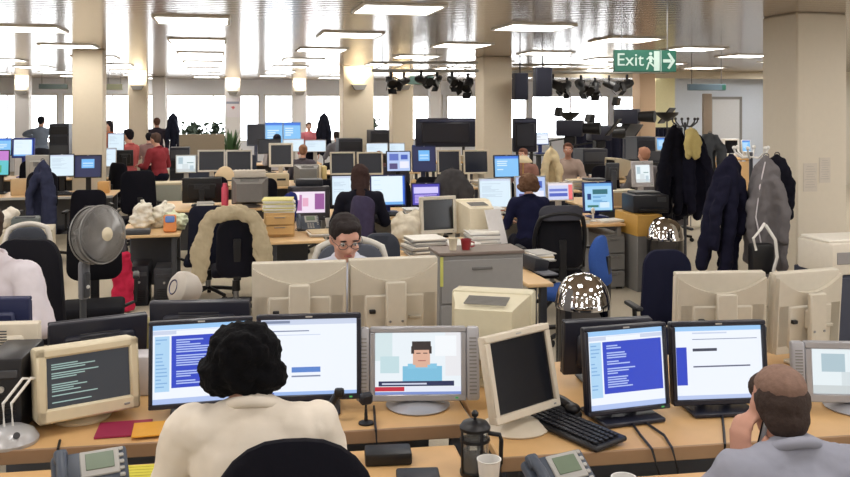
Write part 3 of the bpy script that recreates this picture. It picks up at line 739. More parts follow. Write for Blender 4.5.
pm.prism([(.032, .04), (.008, .015), (.014, .008), (.04, .028)], y0, y1, SIGNW); pm.prism([(.045, -.01), (.085, -.045), (.075, -.055), (.035, -.02)], y0, y1, SIGNW); pm.prism([(.038, -.01), (.02, -.075), (.006, -.075), (.026, -.01)], y0, y1, SIGNW)
pm.build('running_figure', t)
pm = MB(); pm.box((.137, -.0262, 0), (.006, .003, .19), SIGNW, 0); pm.build('divider', t)
pm = MB(); pm.prism([(.155, -.014), (.225, -.014), (.225, .014), (.155, .014)], y0, y1, SIGNW); pm.prism([(.192, .062), (.21, .072), (.26, 0), (.21, -.072), (.192, -.062), (.232, 0)], y0, y1, SIGNW); pm.build('arrow', t)
for sx in (-.2, .2): MB().cyl((sx, 0, .09), (sx, 0, CEIL - t.location.z), .004, .004, STEEL, 8).build('hanging_rod', t)
def hang_sign(label, px0, px1, py0, py1, d, mat, marks=None):
    z = wz((py0 + py1) / 2, d); w_, h_ = (px1 - px0) / F * d, (py1 - py0) / F * d
    t = thing('hanging_sign', label, 'sign', (wx((px0 + px1) / 2, d), d, z), YAW)
    MB().box((0, 0, 0), (w_, .06, h_), mat, .006).build('panel', t)
    for sx in (-.4, .4): MB().cyl((sx * w_, 0, h_ / 2), (sx * w_, 0, CEIL - z), .006, .006, DGREY, 6).build('hanging_rod', t)
    if marks: MB().box((marks[0] * w_ / 2, -.032, 0), (w_ * marks[1], .004, h_ * .7), marks[2], 0).build('end_block', t)
hang_sign('long slate blue hanging sign above the wooden post', 686, 727, 84, 90.5, 15.5, M((84, 104, 118), .5), (.9, .1, GREEN))
hang_sign('dark green sign hanging just below the spotlight truss', 407, 440, 76, 84.5, 15.6, M((78, 104, 98), .5))
hang_sign('small dark sign hanging before the far windows behind the man with raised elbows', 40, 67, 84, 89, 23, M((52, 62, 60), .5))
hang_sign('small olive sign hanging beside the column with the brown uplit top', 107, 122, 84, 90, 22, M((120, 122, 100), .5))
t = thing('wooden_post', 'slim brown wooden post under the slate blue sign', 'post', (wx(707, 15.7), 15.7, 0), YAW)
MB().box((0, 0, 1.12), (.17, .06, 2.24), M((132, 116, 100), .6), .01).build('shaft', t); MB().box((0, 0, .02), (.4, .3, .04), DGREY, .01).build('base', t)

def truss(label, px0, px1, d, z):
    a, b_ = wx(px0, d), wx(px1, d); L = b_ - a
    t = thing('lighting_truss', label, 'truss', ((a + b_) / 2, d, z), 3)
    for dy, dz in ((-.1, 0), (.1, 0), (0, .14)): MB().cyl((-L / 2, dy, dz), (L / 2, dy, dz), .024, .024, LGREY, 8).build('rail', t)
    br = MB(); n = int(L / .3)
    for i in range(n):
        x0, x1 = -L / 2 + i * L / n, -L / 2 + (i + 1) * L / n
        br.cyl((x0, -.1, 0), (x1, 0, .14), .009, .009, LGREY, 6).cyl((x0, .1, 0), (x1, 0, .14), .009, .009, LGREY, 6).cyl((x0, -.1, 0), (x1, .1, 0), .009, .009, LGREY, 6)
    br.build('bracing', t)
    for x in (-L * .4, 0, L * .4): MB().cyl((x, 0, .14), (x, 0, CEIL - z), .008, .008, DGREY, 6).build('hanger', t)
def spot(label, px, d, z, rz, tilt, s=1.0, kind='can'):
    s *= .86
    t = thing('studio_spotlight', label, 'spotlight', (wx(px, d), d, z), rz, 'studio spotlights hung from the trusses')
    MB().box((0, 0, -.05), (.04, .04, .1), BLACK, .004).build('clamp', t)
    MB().tube([(-.1 * s, 0, -.2 * s), (-.1 * s, 0, -.1), (.1 * s, 0, -.1), (.1 * s, 0, -.2 * s)], .012, BLACK, 6).build('yoke', t)
    T = Matrix.Translation((0, 0, -.2 * s)) @ Matrix.Rotation(R(90 + tilt), 4, 'X')
    MB().lathe([(.0, -.14 * s), (.06 * s, -.13 * s), (.085 * s, -.06 * s), (.085 * s, .1 * s), (.1 * s, .12 * s), (.09 * s, .12 * s), (.07 * s, .08 * s), (0, .07 * s)], BLACK, 18).xf(T).build('body', t)
    b = MB()
    for a in range(4): b.box((0, .125 * s, .17 * s), (.17 * s, .006, .12 * s), BLACK, 0, rot=(-25, 0, 0)).xf(Matrix.Rotation(R(90), 4, 'Z'))
    b.xf(T).build('barn_doors', t)
truss('pale lighting truss above the dark green hanging sign', 372, 478, 15.0, 2.62)
truss('long lighting truss behind the exit sign', 512, 668, 16.6, 2.66)
S = [(391, 15, 2.60, 20, 30, 1.0, 'first studio spotlight from the uplit column end of the short truss'), (404, 15, 2.60, -60, 20, .9, 'second studio spotlight from the uplit column end of the short truss'),
     (421, 15, 2.62, 60, 15, .9, 'spotlight mounted over the middle of the dark green sign'), (437, 15, 2.62, -40, 35, .9, 'spotlight mounted over the end of the dark green sign'),
     (452, 15, 2.60, 30, 30, .9, 'spotlight on the short truss just past the dark green sign'), (468, 15, 2.58, -30, 40, 1.1, 'large spotlight on the short truss beside the central column'),
     (553, 16.6, 2.62, 70, 20, 1.1, 'spotlight with open doors right after the hanging black speakers'), (567, 16.6, 2.56, -50, 50, 1.0, 'spotlight tipped steeply down between the speakers and the exit sign'),
     (581, 16.6, 2.60, 40, 40, 1.15, 'big black spotlight on the long truss facing the studio'), (595, 16.6, 2.56, -20, 55, 1.1, 'black spotlight pointing almost straight down next to the biggest one'),
     (609, 16.6, 2.60, 80, 25, 1.0, 'spotlight on the long truss just before the exit sign'), (627, 16.6, 2.62, -70, 20, 1.1, 'spotlight hanging below the lettering of the exit sign')]
for k_, (px, d, z, rz, ti, s_, lb) in enumerate(S): spot(lb, px, d + .26 * (k_ % 2) - .13, z, rz, ti, s_)
for px0, px1, y0, y1, d, lb in ((513, 527, 73, 100, 15.2, 'tall black loudspeaker hanging against the central column'), (534, 551, 67, 97, 15.2, 'tall black loudspeaker hanging clear of the column')):
    t = thing('hanging_speaker', lb, 'speaker', (wx((px0 + px1) / 2, d), d, wz(y1, d)), 8)
    w_, h_ = (px1 - px0) / F * d, (y1 - y0) / F * d
    MB().box((0, 0, h_ / 2), (w_, .22, h_), M((40, 42, 56), .6), .015).build('cabinet', t); MB().box((0, -.113, h_ / 2), (w_ * .86, .01, h_ * .92), M((30, 31, 42), .8), .004).build('grille', t)
    MB().cyl((0, 0, h_), (0, 0, CEIL - wz(y1, d)), .012, .012, BLACK, 8).build('hanger', t)
# ================================================================== the two front benches
FY = 9.0
def shifted(px, d, off, z):
    D = Desk(px, d, FY, z); D.p = D.p + D.n * off; return D
SL, SR = Desk(228, 3.33, FY, .74), Desk(624, 3.215, FY, .74)
SL.build('long wooden monitor bench under the blue and white screens and the newsreader television', -75, 474, 1.12, WOOD, M((70, 74, 84), .5), edge=M((150, 120, 92), .5), thick=.04)
SR.build('wooden monitor bench under the paired black screens beside the man on the phone', 500, 960, 1.12, WOOD, M((70, 74, 84), .5), edge=M((160, 128, 96), .5), thick=.04)
NL, NR = shifted(228, 3.33, -.50, .70), shifted(624, 3.215, -.50, .70)
NL.build('low wooden work surface in front of the woman in the cream blouse', -75, 478, .41, WOOD, M((70, 74, 84), .5), panel=False, thick=.03)
NR.build('low wooden work surface in front of the man on the phone', 508, 980, .37, WOOD, M((70, 74, 84), .5), panel=False, thick=.03)

def fit(D, x0, y0, x1, y1, off):
    """place, width, height and lift above the desk of a display that fills these columns and rows"""
    p = D.at((x0 + x1) / 2, off); d = p.y
    return p, (x1 - x0) / F * d, (y1 - y0) / F * d, max(.035, wz(y1, d) - D.z)
def mon(D, x0, y0, x1, y1, off, label, screen='off', rz=None, k=1.0, **kw):
    p, w_, h_, l_ = fit(D, x0, y0, x1, y1, off)
    if w_ < .3: kw.setdefault('scale', 0)
    return lcd(label, p, D.yaw if rz is None else rz, w_ * k, h_, screen=screen, lift=l_, **kw)

BK = M((30, 32, 46), .4); TVS = M((172, 172, 178), .35, .3)
mon(SL, 151, 320, 252, 405, .28, 'black monitor with a blue text window, half hidden by the dark-haired woman', 'news', 14, bezel=BK, body=BK, stand='plate', bw=.016, seed=3)
mon(SL, 257, 315, 361, 399, .25, 'black monitor with a mostly blank white page, directly behind the dark-haired woman', 'edit', 6, bezel=BK, body=BK, stand='plate', bw=.019, seed=5)
mon(SL, 370, 337, 466, 409, .22, 'silver television with side speakers showing a newsreader in blue', 'anchor', 2, bezel=TVS, body=TVS, stand='oval', bw=.022, speaker=True, seed=7)
lcd('beige monitor with a blank black screen, turned aside next to the newsreader television', SR.at(521, .26), 40, .36, .325, body=M((214, 204, 186), .5), screen='off', lift=.06, tilt=12, bw=.026, stand='oval', back='deep')
mon(SR, 582, 327, 670, 412, .30, 'black monitor with a large blue text pane, just beyond the askew black keyboard', 'news', 17, k=1.04, bezel=BK, body=BK, stand='twin', bw=.016, seed=11)
mon(SR, 669, 322, 768, 403, .33, 'black monitor with a white page and a blue strip, beside the man on the phone', 'split', 6, bezel=BK, body=BK, stand='twin', bw=.019, seed=12)
mon(SR, 806, 345, 915, 404, .25, 'silver television cut by the picture edge beyond the man on the phone', 'room', -4, bezel=TVS, body=TVS, stand='oval', bw=.028, speaker=True, seed=13)
# opposite side of the benches: backs
BG = M((204, 196, 180), .5); BGW = M((218, 208, 190), .5)
mon(SL, 253, 261, 346, 343, .86, 'beige monitor seen from behind, in front of the glasses wearer, nearer the fan', 'off', 180 + 8, body=BG, back='scoop', stand=None, bw=.02, tilt=4)
mon(SL, 348, 257, 437, 343, .90, 'beige monitor seen from behind, in front of the glasses wearer, next to the grey cabinet', 'off', 180 + 12, body=BG, back='scoop', stand=None, bw=.02, tilt=4)
mon(SR, 672, 271, 764, 350, .95, 'beige monitor seen from behind, in front of the empty navy chair', 'off', 180 + 5, body=BG, back='scoop', stand=None, bw=.02, tilt=4)
mon(SR, 766, 270, 838, 350, .95, 'beige monitor seen from behind, in front of the white printer', 'off', 180 + 20, k=1.12, body=BG, back='scoop', stand=None, bw=.02, tilt=4)
for o in [x for x in bpy.data.objects if x.name.startswith('monitor') and x.parent is None and 'seen from behind' in x['label']]:
    MB().box((0, .1, .01), (.24, .2, .018), BG, .006).build('base', o)
mon(SR, 560, 318, 652, 372, .80, 'black monitor seen from behind, behind the large blue text pane', 'off', 180 + 10, body=BK, stand='plate')
mon(SL, 152, 300, 250, 352, .80, 'black monitor seen from behind, standing beyond the blue text window', 'off', 180 + 4, body=BK, stand='plate')
lcd('tilted black monitor seen from behind, just above the old text terminal', SL.at(98, .72), 180 + 30, .42, .26, body=BK, lift=.055, tilt=8, stand='plate')
crt('bulky beige tube monitor seen from behind, beyond the turned beige monitor', SR.at(495, 1.0), 180 - 14, .38, .32, .34, M((214, 206, 178), .5), 'off', tilt=-4, lift=.075)
crt('old beige tube terminal with pale text on a dark screen', SL.at(90, .20), 34, .385, .28, .36, M((212, 200, 172), .5), 'term', tilt=8, lift=.045, bw=.036)
lcd('navy backed monitor in front of the white-shirted person at the picture edge', SL.at(-14, .82), 180 + 4, .40, .26, body=M((30, 38, 78), .5), lift=.14, tilt=4, stand='plate')
lcd('pale beige monitor seen from behind at the picture edge', SL.at(-8, .58), 180 + 6, .40, .2, body=BGW, lift=.14, tilt=4, stand='plate')
tower('black computer tower standing on the bench beside the old text terminal', SL.at(14, .32), 8, M((24, 25, 32), .4), (.15, .3, .29))

# things lying on the front benches
t = thing('lamp_base', 'silver dome-shaped desk device with two white cables beside the old text terminal', 'desk device', SL.at(10, .085), 10)
MB().lathe([(.1, 0), (.102, .012), (.085, .04), (.05, .058), (0, .064)], SILVER, 30).build('dome', t); MB().cyl((.04, -.06, .045), (.043, -.075, .05), .012, .012, DGREY).build('button', t)
for k in (0, 1): MB().tube([(-.02 + k * .03, 0, .055), (-.03 + k * .03, .02, .14), (.03 + k * .03, .06, .22), (.09 + k * .03, .1, .2), (.10 + k * .03, .14, .05)], .006, WHITE).build('cable', t)
def sheet(name, label, loc, rz, sz, mat, cat='papers', lines_=None):
    m = MB().box((0, 0, sz[2] / 2), sz, mat, .001)
    if lines_:
        for i in range(lines_): m.box((0, -sz[1] * .42 + i * sz[1] * .84 / (lines_ - 1), sz[2] + .0004), (sz[0] * .9, .003, .0006), M((176, 160, 60), .8), 0)
    o = m.build(name); tag(o, label, cat); o.location = loc; o.rotation_euler = (0, 0, R(rz)); return o
sheet('folder', 'magenta folder lying under the edge of the orange envelope', SL.at(124, .15), 12, (.2, .16, .008), M((150, 32, 72), .6), 'folder')
o = sheet('envelope', 'orange envelope on the bench edge beside the magenta folder', SL.at(153, .11) + Vector((0, 0, .009)), 14, (.15, .15, .006), M((226, 162, 52), .6), 'envelope')
sheet('notepad', 'yellow lined pad on the low surface next to the grey phone', NL.at(148, .25), 8, (.22, .24, .01), M((214, 204, 70), .7), 'notepad', 9)
box_thing('carton', 'white carton between the old text terminal and the blue text window', 'box', SL.at(141, .62), 9, (.1, .14, .17), M((214, 210, 214), .6))
box_thing('carton', 'olive carton standing beyond the white carton', 'box', SL.at(141, .86), 9, (.14, .12, .26), M((150, 138, 88), .7))
desk_phone('grey desk phone with a green display beside the yellow lined pad', NL.at(91, .13), 26)
desk_phone('grey desk phone with green display between coffee press and man on the phone', NR.at(564, .20), 28)
cup('white paper cup standing against the coffee press', NL.at(489, .02))
cup('white paper cup alone on the low surface below the paired black monitors', NR.at(624, .15))
t = thing('coffee_press', 'black framed glass coffee press beside a white paper cup', 'coffee press', NL.at(475, .13), -20)
cg = bpy.data.materials.new('clear_glass'); cg.use_nodes = True; b_ = cg.node_tree.nodes['Principled BSDF']; b_.inputs['Transmission Weight'].default_value = .92; b_.inputs['Roughness'].default_value = .03; b_.inputs['Base Color'].default_value = (.93, .95, .95, 1); b_.inputs['IOR'].default_value = 1.2
MB().lathe([(.046, .012), (.048, .02), (.048, .155), (.050, .16), (.046, .158), (.0455, .02), (0, .016)], cg, 32).build('beaker', t)
MB().lathe([(.044, .02), (.044, .07), (0, .07)], M((40, 26, 18), .2), 24).build('coffee', t)
fr = MB().lathe([(.052, 0), (.054, .004), (.054, .014), (.046, .012), (0, .006)], BLACK, 28)
for a in range(4): x, y = math.cos(R(90 * a + 45)) * .051, math.sin(R(90 * a + 45)) * .051; fr.box((x, y, .08), (.012, .006, .16), BLACK, .002, rot=(0, 0, 90 * a + 135))
fr.lathe([(.0495, .118), (.053, .118), (.053, .128), (.0495, .128), (.0495, .118)], BLACK, 28).build('frame', t)
MB().lathe([(.054, .158), (.055, .168), (.045, .182), (.02, .19), (.006, .192), (.005, .2), (.012, .206), (.013, .216), (.006, .224), (0, .225)], BLACK, 28).build('lid', t)
MB().tube([(.05, 0, .15), (.09, 0, .15), (.096, 0, .13), (.094, 0, .05), (.086, 0, .03), (.052, 0, .03)], .008, BLACK).build('handle', t)
keyboard('black keyboard lying askew between the turned beige monitor and the paired screens', SR.at(574, .19), -56, .40)
t = thing('telephone', 'black low telephone tucked between the turned beige monitor and the askew keyboard', 'telephone', SR.at(553, .42), -58)
MB().box((0, 0, .02), (.26, .1, .035), BLACK2, .014, seg=2).build('body', t); MB().tube([(-.12, 0, .055), (-.06, 0, .065), (.06, 0, .065), (.12, 0, .055)], .02, BLACK, 10).ball((-.12, 0, .052), (.034, .03, .022), BLACK).ball((.12, 0, .052), (.034, .03, .022), BLACK).build('handset', t)
keyboard('black keyboard pushed under the monitor with the white page', SR.at(724, .55), 8, .36)
box_thing('junction_box', 'flat black cable box in front of the newsreader television', 'cable box', NL.at(388, .29), 6, (.17, .1, .045), BLACK)
box_thing('junction_box', 'flat black cable box lower down, nearest the coffee press', 'cable box', NL.at(418, .10), 4, (.15, .1, .03), BLACK2)
t = thing('webcam', 'small black webcam on a thin stalk under the newsreader television', 'webcam', SL.at(366, .07), 10)
MB().lathe([(.03, 0), (.03, .006), (.008, .012), (.004, .08)], BLACK, 20).build('stand', t); MB().box((0, 0, .1), (.05, .035, .045), BLACK2, .008, rot=(10, 0, 15)).build('camera', t)
t = thing('telephone_handset', 'black handset leaning beside the shoulder of the dark-haired woman', 'telephone', SL.at(333, .12), 0)
MB().tube([(-.02, 0, .02), (-.015, .0, .05), (0, .01, .08), (.02, .01, .11)], .014, BLACK, 10).box((-.02, 0, .02), (.04, .04, .036), BLACK, .01, seg=2).box((.024, .01, .11), (.04, .034, .036), BLACK, .01, seg=2).build('body', t)
def cable(label, pts, r=.005, mat=None):
    o = MB().tube(pts, r, mat or BLACK, 6).build('cable'); tag(o, label, 'cable'); return o
def arc(a, b_, sag, n=9, side=0.0):
    a, b_ = Vector(a), Vector(b_); return [a.lerp(b_, i / n) + Vector((side * math.sin(math.pi * i / n), 0, -sag * math.sin(math.pi * i / n))) for i in range(n + 1)]
z0 = Vector((0, 0, .006))
cable('black cable trailing off the bench edge under the large blue text pane', [SR.at(628, .30) + z0, SR.at(640, .12) + z0, SR.at(652, -.024) + z0, SR.at(660, -.045) + Vector((0, 0, -.09)), SR.at(664, -.05) + Vector((0, 0, -.3))])
cable('second black cable curving off the bench edge nearer the white page monitor', [SR.at(640, .28) + z0, SR.at(664, .1) + z0, SR.at(672, -.024) + z0, SR.at(678, -.04) + Vector((0, 0, -.07)), SR.at(676, -.05) + Vector((0, 0, -.3))])
cable('thin black cable dropping behind the raised elbow of the man on the phone', [SR.at(722, .3) + z0, SR.at(724, .1) + z0, SR.at(725, -.024) + z0, SR.at(724, -.04) + Vector((0, 0, -.08)), SR.at(722, -.05) + Vector((0, 0, -.3))])
cable('black cable hanging off the bench beside the black webcam', [SL.at(374, .25) + z0, SL.at(375, .06) + z0, SL.at(376, -.024) + z0, SL.at(377, -.04) + Vector((0, 0, -.06)), SL.at(378, -.05) + Vector((0, 0, -.25))])
cable('black cable running from under the old text terminal over the bench edge', [SL.at(60, .06) + z0, SL.at(58, -.024) + z0, SL.at(57, -.04) + Vector((0, 0, -.06)), SL.at(60, -.05) + Vector((0, 0, -.25))])
t = thing('desk_lamp', 'small round-headed desk lamp above the blue text window', 'desk lamp', SL.at(166, 1.0), 28)
MB().lathe([(.06, 0), (.062, .008), (.03, .018), (.008, .022)], BEIGE2, 24).build('base', t); MB().tube([(0, 0, .02), (.0, 0, .18), (.02, 0, .27), (.05, 0, .33)], .009, LGREY).build('stem', t)
T = Matrix.Translation((.085, 0, .365)) @ Matrix.Rotation(R(-72), 4, 'Y') @ Matrix.Rotation(R(14), 4, 'X')
MB().lathe([(0, -.085), (.045, -.078), (.075, -.045), (.086, 0), (.082, .035), (.06, .055), (.04, .058)], M((190, 182, 172), .4), 30).xf(T).build('head', t)
MB().lathe([(.04, .055), (.036, .062), (.03, .058), (0, .05)], M((60, 62, 92), .25), 24).xf(T).build('lens', t)

# ================================================================== people close to the camera
def loc_of(o, p): return o
def inv(loc, rz, sc, p): return Matrix.Rotation(R(-rz), 3, 'Z') @ (Vector(p) - Vector(loc)) / sc
blouse = cloth((232, 222, 208), .25, 10)
WL = (wx(252, 2.62), 2.60, 0)
person('woman with bushy black hair in a cream blouse, seen from behind at her monitors', WL, 4, 'sit', blouse, cloth((40, 40, 52)), M((5, 5, 9), .9, 0, .1, .5, 80), lean=8, nod=8, vox=.0095, hairkind='bob', fingers=True, sc=1.0, build=1.06, hz=.625, hx=-.035,
       elbows={-1: (-.29, .14, .78), 1: (.28, .14, .78)}, wrists={-1: (-.14, .40, .775), 1: (.14, .40, .775)})
chair('near black chair holding the woman in the cream blouse', (wx(284, 2.25), 2.50, 0), 6, FABRIC, w=.46, h=.58, top=1.15, rad=.2, lean=6, arms=False)
ML, MR_ = (wx(806, 2.4), 2.32, 0), 8
hd = inv(ML, MR_, 1, (0, 0, 0))
ph = Vector((wx(765, 2.5), 2.5, wz(428, 2.5)))
gsh = cloth((150, 152, 166), .3, 10)
wr = Vector((wx(739, 2.48), 2.48, wz(463, 2.48))); el = Vector((wx(708, 2.4), 2.46, .88))
mo = person('balding man in a grey shirt holding a mobile phone to his ear', ML, MR_, 'sit', gsh, cloth((50, 54, 70)), M((62, 50, 46), .75, 0, .3, .3, 90), SKIN2, lean=17, nod=6, turn=9, vox=.0085, hairkind='bald', fingers=True, sc=.965, hz=.625,
       elbows={-1: inv(ML, MR_, .965, el), 1: (.29, .10, .76)}, wrists={-1: inv(ML, MR_, .965, wr), 1: (.16, .36, .82)},
       hdirs={-1: ((.12, .12, 1), (-.9, -.35, .1)), 1: ((-.2, 1, 0), (0, 0, 1))}, curl=(30, 30))
t = thing('mobile_phone', 'black and silver mobile phone pressed to the ear of the balding man', 'mobile phone', ph, -25)
T = Matrix.Rotation(R(12), 4, 'Y')
MB().box((0, 0, 0), (.016, .045, .105), M((178, 182, 188), .3, .4), .006, seg=2).xf(T).build('body', t); MB().box((-.009, 0, .0), (.005, .04, .098), BLACK, .002).xf(T).build('back_cover', t)
chair('near black chair behind the man on the phone', (wx(844, 1.95), 2.11, 0), 8, FABRIC, w=.44, h=.55, top=1.20, rad=.16, lean=6, arms=False)
FM = (wx(346, 4.98), 4.98, 0)
person('man in glasses with short dark hair facing the camera over two beige monitors', FM, 184, 'sit', cloth((206, 212, 226), .3, 10), NAVY, M((46, 40, 40), .75, 0, .2, .3, 70), M((214, 162, 142), .55), lean=12, nod=18, turn=-14, vox=.011, hz=.65, hairkind='short', glasses=True, fingers=True, sc=1.05)
chair('grey chair with a pale frame behind the man in glasses', (wx(352, 5.2), 5.14, 0), 186, M((84, 88, 98), .8), w=.43, h=.5, top=1.16, frame=M((206, 202, 192), .5), rad=.1, lean=6, arms=False)
LM = (wx(-2, 4.75), 4.72, 0)
person('person in a white shirt cut by the picture edge, facing the camera', LM, 165, 'sit', cloth((224, 218, 226), .3, 10), NAVY, cloth((70, 56, 50)), lean=6, vox=.011, fingers=True, sc=1.08, build=1.18, elbows={-1: (-.36, .10, .80), 1: (.31, .10, .80)})
chair('tall black chair behind the person in the white shirt', (wx(9, 5.15), 5.10, 0), 170, M((22, 22, 30), .85), w=.48, h=.66, top=1.2, rad=.13, lean=5, arms=False, headrest=None)

# ================================================================== beyond the benches
t = thing('pedestal_fan', 'grey pedestal fan with a round cage standing in the aisle', 'fan', (wx(84, 5.85), 5.9, 0), 58)
cz = 1.14; CAGE = M((150, 148, 146), .4, .2)
MB().lathe([(.2, 0), (.2, .02), (.16, .035), (.03, .05)], LGREY, 32).build('base', t)
MB().cyl((0, .04, .04), (0, .04, .72), .016, .016, LGREY, 12).cyl((0, .04, .5), (0, .04, .9), .022, .02, DGREY, 12).build('pole', t)
MB().box((-.0, .03, .83), (.075, .05, .26), M((120, 122, 130), .45), .02, seg=2).box((0, .0, .80), (.05, .02, .17), DGREY, .008).ball((0, -.012, .79), (.013, .01, .013), WHITE).build('control_box', t)
T = Matrix.Translation((.04, -.06, cz)) @ Matrix.Scale(.9, 4) @ Matrix.Rotation(R(4), 4, 'Z') @ Matrix.Rotation(R(90 - 6), 4, 'X')
MB().lathe([(0, -.2), (.06, -.19), (.075, -.12), (.07, -.02), (0, -.02)], DGREY, 22).xf(T).cyl((0, .05, .92), (.05, .06, cz), .024, .024, DGREY).build('motor', t)
g = MB()
for z, rr in ((.075, .215), (-.03, .215)): g.tube([(rr * math.cos(R(a)), rr * math.sin(R(a)), z * 1 - .02) for a in range(0, 361, 12)], .0055, CAGE, 6)
for rr, z in ((.06, .1), (.11, .095), (.16, .083)): g.tube([(rr * math.cos(R(a)), rr * math.sin(R(a)), z) for a in range(0, 361, 12)], .0018, CAGE, 4)
for k in range(140):
    a = R(360 * k / 140); c_, s_ = math.cos(a), math.sin(a)
    g.tube([(c_ * .05, s_ * .05, .1), (c_ * .13, s_ * .13, .094), (c_ * .2, s_ * .2, .07), (c_ * .218, s_ * .218, .03), (c_ * .2, s_ * .2, -.05), (c_ * .08, s_ * .08, -.075)], .0027, CAGE, 4)
g.xf(T).build('cage', t)
MB().lathe([(0, .112), (.04, .11), (.052, .102), (.052, .092), (0, .09)], M((226, 214, 186), .5), 26).xf(T).build('badge', t)
bl = MB()
for k in range(3):
    n0 = len(bl.v); bl.pad(.15, .15, .008, M((128, 128, 132), .4), .02, .07, (0, 0, 0), 0); bl.xf(Matrix.Rotation(R(120 * k), 4, 'Z') @ Matrix.Translation((.115, 0, .025)) @ Matrix.Rotation(R(22), 4, 'X') @ Matrix.Rotation(R(90), 4, 'X'), n0)
bl.lathe([(.04, 0), (.04, .05), (0, .055)], LGREY, 20).xf(T).build('blades', t)
chair('black office chair directly behind the pedestal fan', (wx(93, 6.95), 6.95, 0), 198, M((18, 18, 24), .9), w=.44, h=.56, top=1.13, rad=.12)
def bin_(label, px, d):
    t = thing('waste_bin', label, 'waste bin', (wx(px, d), d, 0), 0)
    MB().lathe([(.185, 0), (.19, .01), (.19, .6), (.192, .605)], M((92, 92, 98), .08, 1.0, 0), 48).build('body', t)
    MB().lathe([(.195, .6), (.195, .63), (.19, .64), (.182, .69), (.16, .75), (.12, .8), (.06, .83), (0, .838)], CHROME, 48).build('dome', t)
    MB().lathe([(.192, 0), (.196, .0), (.196, .03), (.192, .03)], BLACK, 40).build('base_ring', t)
    MB().box((0, .168, .74), (.17, .05, .1), M((18, 18, 24), .3), .02, rot=(25, 0, 0)).build('flap', t)
bin_('shiny chrome dome-topped bin beside the wooden corner desk and blue chair', 583, 6.15)
bin_('shiny chrome dome-topped bin beside the grey drawers, under the hanging black coats', 665, 9.3)
# grey cabinet and the desk behind it
cab = Desk(482, 5.75); p = cab.at(482, 0)
t = thing('filing_cabinet', 'grey waist-high cabinet next to the two beige monitor backs', 'cabinet', (p.x, p.y, 0), YAW)
MB().box((0, .14, .515), (.575, .26, 1.03), M((142, 140, 138), .5), .006).build('body', t); MB().box((0, .14, 1.04), (.59, .29, .022), M((120, 106, 98), .5), .004).build('top_panel', t)
for z, h_ in ((.86, .28), (.5, .42), (.17, .24)):
    dd = MB().box((.0, .002, z), (.555, .016, h_), M((146, 144, 142), .5), .004).build('drawer', t); MB().box((0, -.008, z + h_ * .3), (.14, .012, .02), M((110, 108, 106), .5), .004).build('handle', dd)
MB().box((-.275, -.011, .93), (.02, .004, .19), M((206, 206, 110), .7), 0).build('paper_strip', t)
cup('red mug on the corner of the grey cabinet', cab.at(466, .10) + Vector((0, 0, .330)), .07, .036, M((150, 40, 46), .4), 'mug', True, 'mug')
cup('cream cup beside the red mug on the grey cabinet', cab.at(453, .10) + Vector((0, 0, .330)), .08, .03, CREAM)
DX = Desk(545, 6.35); DX.build('pale wooden corner desk between the grey cabinet and chrome bin', 528, 554, .95, WOODL, DGREY)
box_thing('handbag', 'dark bag lying on the pale wooden corner desk', 'bag', DX.at(533, .55), 20, (.12, .3, .1), BLACK2, tilt=(0, 12, 0))
sheet('booklet', 'grey booklet lying open on the pale wooden corner desk', DX.at(546, .35), 20, (.12, .17, .012), M((110, 112, 120), .7), 'booklet')
chair('blue chair turned sideways beyond the chrome bin', (wx(572, 7.5), 7.5, 0), 62, cloth((52, 84, 152), .2, 60), w=.42, h=.42, top=.92, rad=.18, arms=False)

D5 = Desk(460, 7.25); D5.build('cluttered desk behind the grey cabinet', 400, 505, 1.32, WOODL, GREY)
lcd('beige monitor with a black screen on the cluttered desk behind the cabinet', D5.at(438, .8), 24, .36, .34, body=M((208, 200, 184), .5), lift=.12, tilt=4, bw=.03, stand='oval', back='deep')
crt('cream tube monitor seen from behind on the cluttered desk', D5.at(469, 1.0), 196, .34, .31, .36, CREAM, lift=.1)
t = thing('document_holder', 'white paper on a slanted holder at the end of the cluttered desk', 'document holder', D5.at(500, .5), 40)
MB().box((0, .05, .2), (.2, .006, .32), M((226, 222, 220), .6), .003, rot=(-18, 0, 0)).build('sheet', t); MB().tube([(0, .1, .0), (0, .13, .12), (0, .07, .2)], .008, DGREY).build('leg', t); MB().box((0, .02, .01), (.2, .1, .016), DGREY, .004).build('base', t)
paper_stack('grey stack of paper trays in front of the beige monitor', D5.at(424, .38), 18, .3, .3, 14, [LGREY, PAPER, GREY], seed=3)
paper_stack('stack of papers in front of the cream tube monitor', D5.at(482, .58), 8, .26, .3, 16, [PAPER, LGREY, WHITE], seed=4)
paper_stack('loose magazines between the beige monitor and the document holder', D5.at(456, .36), 20, .3, .28, 9, [LGREY, M((196, 120, 110), .6), WHITE], seed=8)
b = Blob(); b.ell((0, 0, .14), (.15, .12, .15)); b.ell((.07, .03, .24), (.08, .08, .1)); b.ell((-.08, 0, .2), (.07, .09, .12))
o = b.skin('plastic_bag', M((206, 196, 176), .45, 0, .15, .5, 12), .014, None, 2, (.03, 9)); tag(o, 'crumpled cream bag on the near end of the cluttered desk', 'bag'); o.location = D5.at(408, .85)
chair('small grey chair back beside the crumpled cream bag', (wx(386, 6.85), 6.85, 0), 192, M((60, 64, 74), .8), w=.32, h=.36, top=.98, rad=.1, lean=4, arms=False)

